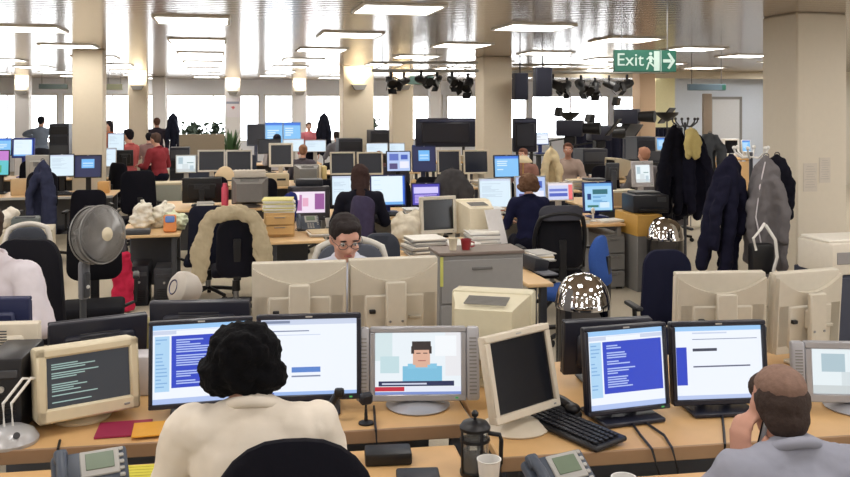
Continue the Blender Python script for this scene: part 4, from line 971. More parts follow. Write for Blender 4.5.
# long-haired woman and her screens
D4 = Desk(370, 10.1); D4.build('desk with two bright screens before the long-haired woman', 327, 424, 1.0, WOODL, GREY)
mon(D4, 331, 175, 354, 206, .4, 'white page monitor half hidden by the long-haired woman', 'doc', seed=21, bw=.014)
mon(D4, 370, 175, 406, 206, .4, 'wide bright white monitor framed in blue next to the long-haired woman', 'bright', body=M((24, 40, 110), .4), seed=22, bw=.014)
mon(D4, 411, 183, 441, 206, .45, 'purple striped monitor beyond the beige monitor with a black screen', 'purple', seed=23, bw=.014, body=M((30, 28, 60), .4))
person('woman with long brown hair in black, seen from behind at a white page', (wx(361, 9.35), 9.3, 0), 8, 'sit', cloth((24, 24, 36)), NAVY, cloth((62, 46, 44), .4, 40), lean=6, hairkind='long', face=False, sc=1.0)
chair('dark chair under the long-haired woman', (wx(346, 9.0), 9.14, 0), 8, FABRIC, w=.42, h=.42, top=.92, arms=False)
chair('tall black chair with purple stripes beside the long-haired woman', (wx(377, 8.7), 8.7, 0), -38, M((60, 54, 80), .8, 0, .3), arms=False, w=.3, h=.55, top=1.14, rad=.08)
D6 = Desk(528, 10.25); D6.build('desk with three screens before the person in a navy jacket', 474, 562, 1.0, WOODL, GREY)
mon(D6, 478, 178, 512, 208, .42, 'white page monitor beside the person in a navy jacket', 'doc', seed=24, bw=.012, body=LGREY)
mon(D6, 514, 176, 547, 206, .5, 'monitor hidden behind the head of the person in a navy jacket', 'mixed', seed=25, bw=.014, body=LGREY)
mon(D6, 546, 182, 574, 201, .55, 'white framed monitor with blue bands and a red side strip', 'redside', seed=26, bw=.014, body=M((220, 214, 206), .5))
person('person with short brown hair in a navy jacket, seen from behind', (wx(529, 9.6), 9.5, 0), 4, 'sit', cloth((26, 28, 58)), NAVY, cloth((112, 84, 66), .4, 50), lean=8, face=False, sc=.93, build=.95, hairkind='bob', hz=.66)
chair('black mesh chair with a grey headrest behind the navy jacket', (wx(553, 8.5), 8.55, 0), 10, M((20, 20, 26), .85), w=.46, h=.5, top=.98, headrest=M((70, 70, 78), .8), frame=BLACK)
paper_stack('heap of papers between the white page and the document holder', D6.at(489, .2), 15, .3, .26, 6, [PAPER, M((190, 120, 90), .6), WHITE], seed=9)
D7 = Desk(604, 9.55); D7.build('wooden desk with a light blue screen beside the black printer', 583, 626, 1.0, M((222, 178, 122), .45), GREY)
mon(D7, 582, 182, 614, 212, .55, 'light blue picture monitor on the wooden desk by the printer', 'web', seed=27, bw=.016, body=M((34, 52, 120), .4))
sheet('booklet', 'open white booklet in front of the light blue monitor', D7.at(609, .22), 24, (.3, .2, .02), PAPER, 'booklet')
t = thing('microphone', 'white stalk microphone in front of the light blue monitor', 'microphone', D7.at(593, .25), 0)
MB().lathe([(.04, 0), (.04, .012), (.012, .02), (.012, .09), (.02, .1), (.022, .14), (0, .16)], WHITE, 18).build('body', t)
pedestal('grey drawers under the wooden desk by the chrome bin', (D7.at(602.5, .305).x, D7.at(602.5, .305).y, 0), YAW, (.29, .54, .6))
pc = Desk(644, 9.45); p = pc.at(638, .3)
t = thing('side_cabinet', 'grey cabinet with a yellow wooden top section carrying the black printer', 'cabinet', (p.x, p.y, 0), YAW)
MB().box((0, 0, .3), (.29, .55, .6), GREY, .005).build('body', t); MB().box((0, 0, .715), (.295, .56, .23), M((206, 160, 78), .5), .005).build('top_section', t)
t = thing('printer', 'black boxy printer on the yellow-topped cabinet', 'printer', (wx(645, 9.8), 9.8, .832), 8)
MB().box((0, 0, .1), (.42, .36, .2), BLACK2, .02, seg=2).box((0, .03, .21), (.3, .26, .03), DGREY, .01).build('body', t); MB().box((0, -.2, .04), (.3, .08, .02), BLACK, .004).build('paper_tray', t); MB().box((.12, -.182, .15), (.1, .01, .05), DGREY, .003).build('control_panel', t)

# ================================================================== the coats by the column
def coat_stand(label, px, d, z, n, hook=None):
    t = thing('coat_stand', label, 'coat stand', (wx(px, d), d, 0), 0)
    MB().cyl((0, 0, .03), (0, 0, z), .02, .016, DGREY, 14).build('pole', t); MB().lathe([(.24, 0), (.24, .015), (.06, .035), (.02, .04)], DGREY, 30).build('base', t)
    for k in range(n):
        a = 2 * math.pi * k / n; MB().tube([(0, 0, z - .04), (math.cos(a) * .08, math.sin(a) * .08, z - .05), (math.cos(a) * .14, math.sin(a) * .14, z), (math.cos(a) * .15, math.sin(a) * .15, z + .03)], .009, hook or DGREY).ball((math.cos(a) * .15, math.sin(a) * .15, z + .04), .018, hook or DGREY, 10, 8).build('hook', t)
coat_stand('coat stand buried under black coats, near the slate blue sign', 685, 10.3, 1.82, 6)
INK = cloth((18, 18, 30), .4, 12)
coat('coat', 'long black coat on the buried stand, nearest the wooden desk', (wx(674, 10.15), 10.12, 1.80), 10, INK, 1.10, .36, 1, skew=-.04)
coat('coat', 'black coat on the buried stand hanging lowest, over the chrome bin', (wx(692, 10.15), 10.1, 1.74), -10, cloth((24, 24, 40), .4, 12), 1.02, .30, 2, skew=.05)
coat('scarf', 'cream and yellow scarf hanging on the buried coat stand', (wx(690, 9.95), 9.92, 1.76), 15, cloth((214, 196, 132), .4, 12), .36, .12, 3, 'scarf', dep=.1)
coat('jacket', 'grey jacket bunched on the far side of the buried coat stand', (wx(710, 10.35), 10.35, 1.70), 0, cloth((92, 96, 102), .4, 12), .5, .26, 4, 'jacket')
coat_stand('pale-hooked coat stand in front of the big column', 751, 7.75, 1.60, 6, WHITE)
coat('coat', 'long navy-black coat nearest the aisle on the pale-hooked stand', (wx(732, 7.6), 7.62, 1.60), 24, cloth((20, 20, 40), .4, 10), 1.08, .32, 5, skew=-.16)
coat('jacket', 'long grey jacket with pale edging on the pale-hooked stand', (wx(764, 7.6), 7.55, 1.59), -8, cloth((112, 108, 110), .4, 10), 1.05, .27, 6, 'jacket', edging=M((206, 200, 204), .7))
coat('jacket', 'slim black jacket squeezed between the grey jacket and the big column', (wx(778, 7.9), 7.92, 1.58), -6, INK, .6, .16, 7, 'jacket', dep=.1, skew=.03)
t = thing('hanging_bag', 'black bag with white straps hanging low beneath the grey jacket', 'bag', (wx(760, 7.3), 7.28, .62), 8)
MB().box((0, 0, .12), (.2, .1, .26), BLACK, .03, seg=2).build('body', t)
MB().tube([(-.07, -.05, .2), (-.1, -.06, .3), (-.03, -.05, .37), (.03, .0, .41)], .012, WHITE).build('strap', t); MB().tube([(.08, -.05, .02), (.11, -.06, .14), (.1, -.05, .28), (.04, .0, .40)], .014, WHITE).build('strap', t)
chair('navy-black office chair beyond the paired black monitors', (wx(680, 6.0), 6.0, 0), 188, M((24, 26, 48), .9), w=.38, h=.55, top=.985, rad=.12, lean=4)
# printer cabinet before the big column
t = thing('storage_cabinet', 'dark cabinet under the white printer beside the big column', 'cabinet', (wx(850, 6.9), 6.95, 0), YAW)
MB().box((0, 0, .36), (.6, .5, .72), M((52, 56, 74), .5), .006).build('body', t)
for sx in (-.15, .15):
    dd = MB().box((sx, -.255, .36), (.29, .018, .68), M((56, 60, 78), .5), .004).build('door', t); MB().box((sx * .3, -.268, .4), (.012, .014, .1), STEEL, .003).build('handle', dd)
t = thing('copier', 'white office printer standing before the big column', 'printer', (wx(846, 6.85), 6.88, .722), YAW)
MB().box((0, 0, .12), (.54, .42, .24), M((226, 218, 204), .5), .02, seg=2).build('body', t); MB().box((-.02, .02, .25), (.48, .34, .03), M((232, 226, 214), .5), .01).build('lid', t)
MB().box((-.14, -.212, .13), (.18, .01, .09), M((150, 146, 146), .5), .003).build('output_slot', t); MB().box((.1, -.212, .06), (.28, .012, .06), M((208, 200, 188), .5), .003).build('paper_drawer', t)
nm = k0 - E2 * .004
for u, z, w_, h_, lb in ((.14, wz(178, 8.25), .15, .27, 'faint larger paper notice taped to the big column'), (.30, wz(171, 8.25), .12, .24, 'faint smaller paper notice higher on the big column')):
    t = thing('notice', lb, 'notice', (nm.x + E1.x * u, nm.y + E1.y * u, z), YAW)
    MB().box((0, 0, 0), (w_, .003, h_), M((214, 205, 192), .8), 0).build('sheet', t); m_ = MB()
    for i in range(9): m_.box((0, -.002, h_ * .38 - i * h_ * .09), (w_ * (.5 + .3 * ((i * 7) % 3) / 2), .001, .006), M((196, 188, 178), .8), 0)
    m_.build('printed_lines', t)
# ================================================================== middle of the room, fan side
D3 = Desk(296, 8.35); D3.build('desk with a small television and wooden drawers behind the draped chair', 268, 326, 1.75, WOODL, DGREY)
p = D3.at(279, .45)
pedestal('small wooden drawer box piled with papers', p, 12, (.29, .34, .235), M((206, 168, 112), .5), 2, 'drawer_box')
paper_stack('yellow and white paper files piled on the wooden drawer box', p + Vector((0, 0, .236)), 12, .3, .3, 11, [PAPER, M((220, 212, 140), .7), WHITE], seed=12)
desk_phone('grey desk phone between the wooden drawer box and the small television', D3.at(308, .75), 16)
cup('white mug standing beside the small television', D3.at(329, .95), .09, .042, WHITE, 'mug', True, 'mug')
crt('dark tube television showing a pink and white picture', D3.at(309, 1.3) , 10, .46, .37, .40, M((66, 64, 70), .5), 'pink', lift=.03, bw=.055, name='television', cat='television')
box_thing('box', 'black box lying on top of the dark tube television', 'box', D3.at(309, 1.45) + Vector((0, 0, .402)), 10, (.3, .2, .07), BLACK2)
b = Blob(); b.ell((0, 0, .05), (.12, .08, .06)); b.ell((.06, .02, .1), (.07, .06, .05))
o = b.skin('jacket', cloth((34, 44, 110)), .012, None, 2, (.02, 12)); tag(o, 'crumpled blue jacket behind the paper files', 'jacket'); o.location = D3.at(283, .95); o.scale = (1.2, 1.2, 2.6)
# the chair with the coat over it
ch = chair('chair wrapped in a beige jacket near the fan', (wx(235, 8.55), 8.6, 0), 14, M((20, 20, 30), .9), w=.40, h=.55, top=.93, rad=.12, frame=None, arms=False)
b = Blob()
TB = cloth((186, 172, 144), .4, 8)
for k in range(24):
    a0, a1 = R(180 - 180 * k / 24), R(180 - 180 * (k + 1) / 24)
    b.cap((.25 * math.cos(a0), .02 * math.sin(a0), .86 + .15 * math.sin(a0)), (.25 * math.cos(a1), .02, .86 + .15 * math.sin(a1)), .07, .07)
for s_ in (-1, 1): b.chain([(s_ * .25, 0, .86), (s_ * .30, 0, .66), (s_ * .31, -.02, .42)], [.07, .095, .07])
o = b.skin('jacket', TB, .012, None, 2, (.02, 14)); o.scale = (.95, .55, 1); tag(o, 'beige jacket draped over the chair near the fan', 'jacket'); o.location = (wx(235, 8.35), 8.22, 0); o.rotation_euler = (0, 0, R(14))
chair('black office chair between the beige jacket and the bag-covered table', (wx(207, 9.1), 9.15, 0), 12, M((22, 24, 40), .9), w=.40, h=.6, top=1.0, rad=.08)
# table with bags
D2 = Desk(150, 8.75); D2.build('table heaped with white bags behind the pedestal fan', 117, 180, .95, WOODL, DGREY)
for px, off, sx, sz, lb in ((143, .5, 1.25, .95, 'tall white plastic bag on the table nearest the fan'), (162, .6, 1.3, .85, 'rounded white plastic bag in the middle of the table heap'), (176, .35, 1.0, .62, 'white plastic bag with a green tint at the chair end of the table')):
    b = Blob(); b.ell((0, 0, .1), (.12, .1, .11)); b.ell((.04, .02, .2), (.08, .07, .1)); b.ell((-.05, -.02, .17), (.06, .07, .12)); b.cap((.0, 0, .25), (.03, 0, .31), .03, .02)
    o = b.skin('plastic_bag', M((228, 222, 208) if 'green' not in lb else (214, 222, 190), .4, 0, .12, .5, 14), .012, None, 2, (.03, 16)); tag(o, lb, 'bag'); o.location = D2.at(px, off); o.scale = (sx, sx, sz); o.rotation_euler = (0, 0, R(px * 7))
t = thing('snack_packet', 'orange and blue snack packet in front of the white bags', 'packet', D2.at(170, .16), 16)
MB().pad(.13, .18, .06, M((226, 140, 70), .3), 0, .02, (0, 0, .09), 14).build('body', t); MB().pad(.1, .07, .066, M((90, 130, 200), .3), 0, .02, (0, -.0, .13), 14).build('blue_label', t)
box_thing('box', 'dark flat box at the fan end of the bag-covered table', 'box', D2.at(138, .1), 13, (.24, .14, .05), DGREY)
tower('black computer tower on the floor below the bag-covered table', (wx(141, 9.0), 9.0, 0), 13)
tower('second dark computer tower deeper below the bag-covered table', (wx(166, 9.1), 9.08, 0), 13, DGREY, (.2, .4, .36))
b = Blob()
for x in (-.06, -.02, .02, .06): b.chain([(x, 0, .05), (x * .9, .01, .3), (x * .7, 0, .55)], [.055, .05, .035])
o = b.skin('shopping_bag', cloth((190, 40, 72), .4, 12), .012, None, 2, (.025, 9)); tag(o, 'red cloth bag slumped by the leg of the bag-covered table', 'bag'); o.location = (wx(128, 8.7), 8.55, 0)
D2b = Desk(200, 10.9); D2b.build('desk behind the black office chair, carrying a black monitor back', 158, 273, 1.15, WOODL, DGREY)
mon(D2b, 183, 180, 221, 205, .5, 'wide black monitor seen from behind above the black office chair', 'off', 180 + 12, body=BLACK)
t = thing('poster_tube', 'upright pink tube between the black monitor back and the grey set', 'tube', D2b.at(225, .3), 0)
MB().lathe([(.045, 0), (.045, .24), (.03, .26), (.03, .3), (0, .3)], M((222, 84, 110), .45), 24).build('body', t)
crt('grey tube monitor seen from behind beside the pink tube', D2b.at(250, .35) + Vector((0, 0, 0)), 190, .46, .34, .38, M((124, 120, 118), .5), lift=.03)
box_thing('tray', 'cream letter tray on top of the grey tube monitor', 'tray', D2b.at(250, .30) + Vector((0, 0, .372)), 12, (.4, .2, .09), M((206, 196, 184), .6))
# second row: Desk E
DE = Desk(275, 14.0); DE.build('long desk of dark white-framed monitors in the middle of the room', 168, 326, 1.3, WOODL, DGREY)
WF = M((214, 210, 204), .5)
mon(DE, 198, 150, 225, 172, .6, 'dark white-framed monitor nearest the red-shirted seated figure', 'offgrey', body=WF, bw=.026, seed=31)
mon(DE, 226, 150, 252, 172, .6, 'dark white-framed monitor next to the cream table lamp', 'offgrey', body=WF, bw=.026, seed=32)
mon(DE, 176, 155, 196, 173, .6, 'white monitor showing two grey figures beside the dark framed pair', 'room', body=LGREY, seed=33, bw=.014)
mon(DE, 269, 143, 293, 167, .8, 'white-framed dark monitor standing on the tan console', 'offgrey', body=M((226, 220, 208), .5), bw=.035, seed=34)
box_thing('console', 'tan console box with two dark slots under the white-framed monitor', 'console', DE.at(273, .25), 13, (.5, .3, .2), M((196, 178, 146), .55), slot=2)
crt('grey tube monitor seen from behind beside the tan console', DE.at(306, .35), 194, .40, .30, .36, M((128, 126, 124), .5), lift=.03)
box_thing('binder', 'cream upright binder beside the grey tube monitor', 'binder', DE.at(318, .4), 13, (.08, .28, .32), CREAM)
box_thing('binder', 'yellowish upright binder at the end of the long desk', 'binder', DE.at(323.5, .4), 13, (.08, .28, .30), M((216, 196, 140), .6))
t = thing('table_lamp', 'cream shaded table lamp between the dark monitors and the bottles', 'lamp', DE.at(225, .2), 0)
MB().lathe([(.08, 0), (.08, .015), (.015, .03), (.012, .26)], TAN, 20).build('base', t); MB().lathe([(.17, .12), (.16, .2), (.09, .3), (.03, .33), (0, .33)], M((222, 196, 158), .6), 24).build('lamp_shade', t)
for k, (px, cl, nm_) in enumerate(((236, (170, 60, 70), 'red'), (240, (226, 214, 210), 'white'), (244, (120, 60, 80), 'plum'), (248, (222, 200, 200), 'pale pink'), (252, (40, 46, 90), 'navy'), (256, (216, 206, 196), 'cream'))):
    t = thing('bottle', '%s bottle in the row on the long desk beside the table lamp' % nm_, 'bottle', DE.at(px, .3), 0, 'bottles beside the table lamp')
    c_ = M(cl, .35); MB().lathe([(.036, 0), (.04, .01), (.04, .16), (.018, .21), (.016, .24), (0, .24)], c_, 20).build('body', t); MB().lathe([(.018, .24), (.018, .265), (0, .266)], WHITE, 16).build('cap', t)
# Desk C: row of framed monitors across the middle
DC = Desk(405, 13.6); DC.build('long desk of framed monitors in front of the slim beige column', 331, 481, .95, WOODL, DGREY)
BEZ = M((212, 202, 184), .5)
mon(DC, 330, 152, 355, 175, .5, 'dark pale-framed monitor at the fan end of the middle row', 'offgrey', body=BEZ, bw=.024, seed=41)
mon(DC, 357, 152, 383, 175, .5, 'dark pale-framed monitor next to the half-hidden face', 'offgrey', body=BEZ, bw=.024, seed=42)
mon(DC, 386, 151, 411, 172, .5, 'monitor with a mixed blue picture in the middle row', 'mixed', body=BLACK, bw=.014, seed=43)
mon(DC, 412, 146, 436, 172, .5, 'black monitor with a light blue top strip in the middle row', 'dialog', body=M((30, 40, 80), .4), bw=.012, seed=44)
mon(DC, 437, 150, 461, 174, .5, 'dark beige-framed monitor just before the central column', 'offgrey', body=BEZ, bw=.024, seed=45)
mon(DC, 463, 150, 489, 174, .5, 'dark beige-framed monitor overlapping the central column', 'offgrey', body=BEZ, bw=.024, seed=46)
b = Blob(); b.ell((0, 0, .06), (.13, .07, .065)); b.ell((-.1, -.02, .09), (.06, .05, .05)); b.ell((.1, .02, .08), (.05, .05, .05))
o = b.skin('soft_bag', M((200, 168, 118), .7, 0, .15, .4, 20), .012, None, 2, (.012, 14)); tag(o, 'small tan bag lying above the purple striped monitor', 'bag'); o.location = DC.at(421, .12)
coat('jacket', 'dark grey jacket thrown over a chair before the central column', (wx(452, 10.9), 10.92, 1.24), 0, cloth((74, 72, 74), .5, 10), .62, .46, 12, 'jacket', vox=.014)
chair('chair carrying the dark grey jacket before the central column', (wx(446, 11.5), 11.6, 0), 8, FABRIC, w=.42, h=.45, top=1.12)
DK = Desk(545, 13.2); DK.build('desk beyond the navy jacket with a cream lampshade', 497, 583, .9, WOODL, DGREY)
mon(DK, 493, 155, 520, 178, .5, 'light blue monitor standing clear of the central column', 'sky', body=M((34, 44, 70), .4), bw=.018, seed=47)
t = thing('table_lamp', 'cream lampshade over the light blue monitor', 'lamp', DK.at(523, .75), 0)
MB().lathe([(.09, 0), (.09, .015), (.015, .03), (.012, .45)], TAN, 20).build('base', t); MB().lathe([(.15, .40), (.14, .43), (.07, .5), (0, .51)], M((222, 206, 170), .6), 24).build('lamp_shade', t)
person('person with reddish brown hair low behind the light blue monitor', (wx(526, 14.9), 14.9, 0), 150, 'sit', cloth((150, 110, 100)), NAVY, cloth((112, 76, 64)), vox=.02, sc=.95, lean=10)
coat('coat', 'cream coat hanging upright beside the studio equipment', (wx(552, 12.2), 12.3, 1.44), 0, cloth((222, 204, 166), .3, 8), .75, .22, 14)
t = thing('coat_stand', 'short coat stand under the cream coat', 'coat stand', (wx(552, 12.35), 12.5, 0), 0)
MB().cyl((0, 0, .02), (0, 0, 1.5), .016, .014, DGREY, 12).build('pole', t); MB().lathe([(.2, 0), (.2, .015), (.02, .03)], DGREY, 24).build('base', t)
# cluster between the navy jacket and the black coats
DF = Desk(620, 11.3); DF.build('crowded desk in front of the buried coat stand', 588, 664, 1.2, WOODL, DGREY)
mon(DF, 631, 161, 654, 187, .3, 'pale monitor on a tall foot beside the buried coat stand', 'room', body=M((206, 202, 206), .5), bw=.05, seed=51)
box_thing('carton', 'white carton with a blue patch on the crowded desk', 'box', DF.at(594, .35), 13, (.24, .2, .31), M((222, 210, 192), .6), lid=DGREY)
mon(DF, 605, 163, 619, 180, .5, 'small dark monitor seen from behind beside the white carton', 'off', 193, body=DGREY)
box_thing('low_partition', 'tan board box in front of the small dark monitor', 'box', DF.at(610, .1), 13, (.46, .1, .17), M((196, 168, 128), .6), lid=CREAM)
box_thing('carton', 'cream carton below the pale monitor', 'box', DF.at(626, .16), 13, (.18, .2, .2), CREAM)
paper_stack('messy stack of magazines by the foot of the buried coat stand', DF.at(658, .35), 20, .26, .22, 8, [M((176, 140, 130), .6), PAPER, M((120, 100, 100), .6)], seed=15)
DF2 = Desk(620, 15.0); DF2.build('far desk under the studio cameras', 593, 672, 1.2, WOODL, DGREY)
crt('beige tube monitor turned sideways under the studio cameras', DF2.at(611, .45), -70, .36, .34, .36, M((186, 174, 150), .5), lift=.04)
crt('dark tube monitor beside the beige sideways one', DF2.at(635, .45), 6, .40, .32, .3, M((40, 40, 48), .5), 'off', lift=.04)
mon(DF2, 655, 137, 676, 151, .6, 'big pale blue screen behind the buried coat stand', 'sky', body=LGREY, bw=.016, seed=52)
person('person with reddish face seated below the studio cameras', (wx(568, 15.0), 15.0, 0), 172, 'sit', cloth((170, 150, 140)), NAVY, cloth((96, 64, 52)), SKIN2, vox=.02)
person('person with fair reddish hair beside the pale monitor on its tall foot', (wx(648, 13.2), 13.4, 0), 20, 'sit', cloth((120, 116, 120)), NAVY, cloth((190, 140, 116)), vox=.02, face=False)
paper_stack('pile of scripts on the far desk beneath the studio cameras', DF2.at(600, .12), 10, .3, .3, 10, [PAPER, M((214, 186, 120), .6), M((200, 150, 140), .6)], seed=16)
# counter at the far end of the aisle
DT = Desk(728, 17.0, YAW, 1.0); DT.build('tan counter at the far end of the aisle beside the big column', 706, 752, .7, TAN, TAN, legs=True, thick=.04)
t = thing('counter_front', 'tan front board of the counter at the end of the aisle', 'board', (DT.at(729, -.0).x, DT.at(729, -.0).y - .05, 0), YAW); MB().box((0, 0, .47), (.8, .03, .94), M((206, 168, 120), .6), .005).build('board', t)
crt('white tube monitor with a black screen on the tan counter', DT.at(731, .3), 10, .34, .34, .34, WHITE, 'off', lift=.03)
mon(DT, 741, 140, 751, 152, .3, 'small pale blue screen at the column end of the tan counter', 'sky', body=WHITE, seed=53, bw=.01)
t = thing('trolley', 'pale wire trolley of trays at the end of the aisle', 'trolley', (wx(704, 14.6), 14.6, 0), 20)
for z in (.2, .5, .8): MB().box((0, 0, z), (.34, .3, .06), LGREY, .01).build('tray', t)
for sx in (-.16, .16):
    for sy in (-.14, .14): MB().cyl((sx, sy, 0), (sx, sy, .9), .01, .01, STEEL, 8).build('upright', t)

# ================================================================== middle of the room, far fan side
LBK = Desk(78, 12.55); LBK.build('grey-edged desk with a white and a blue screen beside the nearest beige column', -30, 113, .92, WOODL, DGREY, edge=LGREY)
mon(LBK, 51, 154, 73, 177, .55, 'tilted white page monitor beside the dark jacketed chair', 'doc', rz=22, k=1.06, seed=61, bw=.014)
mon(LBK, 75, 155, 101, 178, .6, 'black monitor with a small blue dialog before the nearest beige column', 'dialog', seed=62, bw=.014)
mon(LBK, 27, 155, 51, 180, .7, 'light grey monitor seen from behind the dark jacketed chair', 'off', 193, body=LGREY)
mon(LBK, -9, 150, 9, 176, .6, 'monitor with a purple and teal picture cut by the picture edge', 'teal', seed=63, bw=.014)
keyboard('dark keyboard below the white page and blue dialog monitors', LBK.at(73, .2), 13, .42)
box_thing('carton', 'orange tan carton at the end of the grey-edged desk', 'box', LBK.at(104, .45), 13, (.16, .2, .17), M((206, 160, 100), .6))
box_thing('carton', 'tan carton leaning beside the dark jacketed chair', 'box', LBK.at(19, .35), 30, (.22, .1, .24), M((196, 168, 130), .6))
chair('tall chair under the dark blue-grey jacket at the grey-edged desk', (wx(43, 11.3), 11.4, 0), 10, FABRIC, w=.40, h=.5, top=1.18)
coat('jacket', 'dark blue-grey jacket hanging tall on a chair at the grey-edged desk', (wx(42, 11.0), 11.02, 1.34), 6, cloth((48, 52, 76), .4, 10), .98, .28, 20, 'jacket')
LB2 = Desk(60, 15.6); LB2.build('desk of bright screens behind the grey-edged desk', -45, 134, 1.0, WOODL, DGREY)
mon(LB2, 13, 138, 34, 158, .5, 'monitor with a white page in a blue frame beneath the pale column', 'bright', body=M((40, 60, 160), .4), seed=64, bw=.03)
mon(LB2, 108, 133, 124, 152, .8, 'tall white screen standing clear beyond the edge of the nearest beige column', 'doc', seed=65, bw=.012)
mon(LB2, 99, 148, 116, 167, .3, 'pale grey screen overlapping the edge of the nearest beige column', 'doc', seed=66, bw=.012, body=LGREY)
mon(LB2, -8, 138, 11, 156, .8, 'light blue screen cut by the picture edge behind the purple and teal picture', 'sky', seed=67, bw=.012)
person('dark-haired person bent low before the light blue screen', (wx(7, 16.6), 14.6, 0), 0, 'sit', cloth((110, 170, 200)), NAVY, cloth((22, 22, 34)), vox=.02, face=False, sc=1.05)
chair('black chair by the bright screens behind the purple and teal picture', (wx(14, 13.9), 14.6, 0), 20, FABRIC, w=.42, h=.5, top=1.12)
chair('black chair before the pale grey screen', (wx(135, 12.4), 12.4, 0), 30, FABRIC, w=.5, h=.6, top=1.12)
chair('dark office chair with its back to the beige partition box', (wx(126, 14.2), 14.4, 0), -40, FABRIC, w=.5, h=.55, top=1.1)
box_thing('partition_box', 'grey-green box pedestal below the maroon figure', 'cabinet', (wx(164, 12.9), 13.0, 0), 13, (.44, .4, .86), M((146, 146, 134), .6), lid=M((206, 192, 164), .6))
mon(LB2, 117, 150, 133, 166, .5, 'dark monitor seen from behind by the seated red shirt', 'off', 193, body=BLACK)
# low cabinet in the near corner
pedestal('beige low cabinet under the grey answering machine', (wx(20, 9.6), 9.7, 0), 20, (.62, .5, .66), M((206, 196, 176), .55), 2, 'low_cabinet')
t = thing('fax_machine', 'grey machine on the beige low cabinet', 'fax machine', (wx(24, 9.5), 9.55, .661), 20)
MB().box((0, 0, .07), (.28, .26, .14), M((92, 100, 100), .5), .02, seg=2).build('body', t); MB().box((0, -.06, .145), (.2, .1, .012), DGREY, .004).build('cover', t)
b = Blob(); b.ell((0, 0, .1), (.1, .1, .1)); b.ell((.05, .02, .17), (.07, .07, .07))
o = b.skin('plastic_bag', M((226, 218, 206), .45, 0, .12, .5, 12), .012, None, 2, (.03, 9)); tag(o, 'white bag beside the grey machine at the picture edge', 'bag'); o.location = (wx(2, 9.6), 9.7, .66)
chair('chair with a pale frame behind the person in the white shirt', (wx(8, 6.9), 7.2, 0), 200, M((70, 74, 84), .8), w=.32, h=.36, top=.98, frame=M((214, 208, 200), .5), rad=.09, arms=False)

# ================================================================== people and silhouettes far down the room
P_ = lambda px, d: (wx(px, d), d, 0)
person('man in a grey shirt standing with raised elbows before the windows', P_(41, 21.5), 4, 'stand', cloth((124, 136, 156)), cloth((44, 46, 56)), cloth((26, 26, 34)), vox=.02, face=False, elbows={-1: (-.42, .10, 1.28), 1: (.42, .10, 1.28)}, wrists={-1: (-.2, .22, 1.22), 1: (.2, .22, 1.22)}, sc=1.03)
person('woman in a red and orange top standing by the nearest beige column', P_(109, 20.0), 160, 'stand', cloth((196, 110, 80)), NAVY, cloth((40, 34, 40)), vox=.02, hairkind='long', sc=.98)
person('person in a red shirt seated before the brown uplit column', P_(129, 17.8), 70, 'sit', cloth((190, 96, 96)), NAVY, cloth((30, 26, 34)), vox=.02, sc=1.12)
person('person in a maroon and white top seated beside the grey-green box', P_(160, 17.4), 60, 'sit', cloth((142, 52, 60)), NAVY, cloth((90, 72, 66)), vox=.02, sc=1.08, lean=8)
person('person in a dark jacket standing before the narrow white column', P_(157, 22.5), 30, 'stand', cloth((60, 54, 66)), NAVY, cloth((92, 66, 56)), SKIN2, vox=.02, face=False)
coat('coat', 'tall dark coat hanging beside the person in the dark jacket', (wx(173, 22.5), 22.5, 1.86), 0, cloth((36, 40, 58)), 1.1, .26, 31)
coat('coat', 'tall black coat hanging in front of the far white windows', (wx(324, 22.0), 22.0, 1.86), 0, cloth((30, 32, 46)), 1.1, .30, 32)
for px, d, h_, lb in ((173, 22.5, 1.85, 'thin stand under the tall dark coat'), (324, 22.0, 1.85, 'thin stand under the tall black coat before the windows')):
    t = thing('coat_stand', lb, 'coat stand', P_(px, d + .02), 0); MB().cyl((0, 0, .02), (0, 0, h_), .018, .014, DGREY, 10).build('pole', t); MB().lathe([(.2, 0), (.2, .02), (.02, .03)], DGREY, 20).build('base', t)
person('person in a pink and red top standing by the tall black coat', P_(309, 22.8), 185, 'stand', cloth((206, 120, 130)), NAVY, cloth((70, 50, 46)), vox=.02, sc=.93)
person('dark-haired person seated in front of the bluish far screens', P_(277, 18.9), 0, 'sit', cloth((206, 200, 206)), NAVY, cloth((26, 28, 44)), vox=.02, face=False, sc=1.02)
person('brown-haired person seated before the wide white far screens', P_(303, 15.9), 0, 'sit', cloth((90, 86, 96)), NAVY, cloth((150, 110, 86)), vox=.02, face=False, sc=.95)
person('person whose face shows over the mixed blue picture in the middle row', P_(380, 16.0), 178, 'sit', cloth((90, 60, 60)), NAVY, cloth((120, 70, 50)), SKIN2, lean=20, vox=.02, sc=.9)
# far desks
DH = Desk(280, 19.6); DH.build('far desk with wide screens near the leafy plant', 230, 322, 1.3, WOODL, DGREY)
mon(DH, 247, 124, 265, 146, .8, 'dark navy screen on the far desk, nearest the leafy plant', 'offgrey', body=M((60, 70, 100), .4), bw=.02, seed=71)
mon(DH, 265, 122, 283, 146, .8, 'bluish screen in the middle of the far desk', 'sky', body=M((150, 170, 196), .4), bw=.016, seed=72)
mon(DH, 283, 122, 301, 146, .8, 'bluish screen at the coat end of the far desk', 'sky', body=M((150, 170, 196), .4), bw=.016, seed=73)
DI = Desk(330, 16.8); DI.build('far desk with two wide white screens', 258, 420, 1.0, WOODL, DGREY)
mon(DI, 283, 139, 304, 152, .5, 'wide white screen in the far row, over the white-framed monitor', 'doc', body=LGREY, seed=74, bw=.01)
mon(DI, 305, 140, 326, 152, .5, 'wide white screen in the far row, over the brown head', 'doc', body=LGREY, seed=75, bw=.01)
mon(DI, 366, 143, 388, 154, .5, 'pale screen low before the slim beige column', 'doc', body=LGREY, seed=76, bw=.01)
mon(DI, 389, 143, 405, 154, .5, 'pale screen crossing the foot of the slim beige column', 'doc', body=LGREY, seed=77, bw=.01)
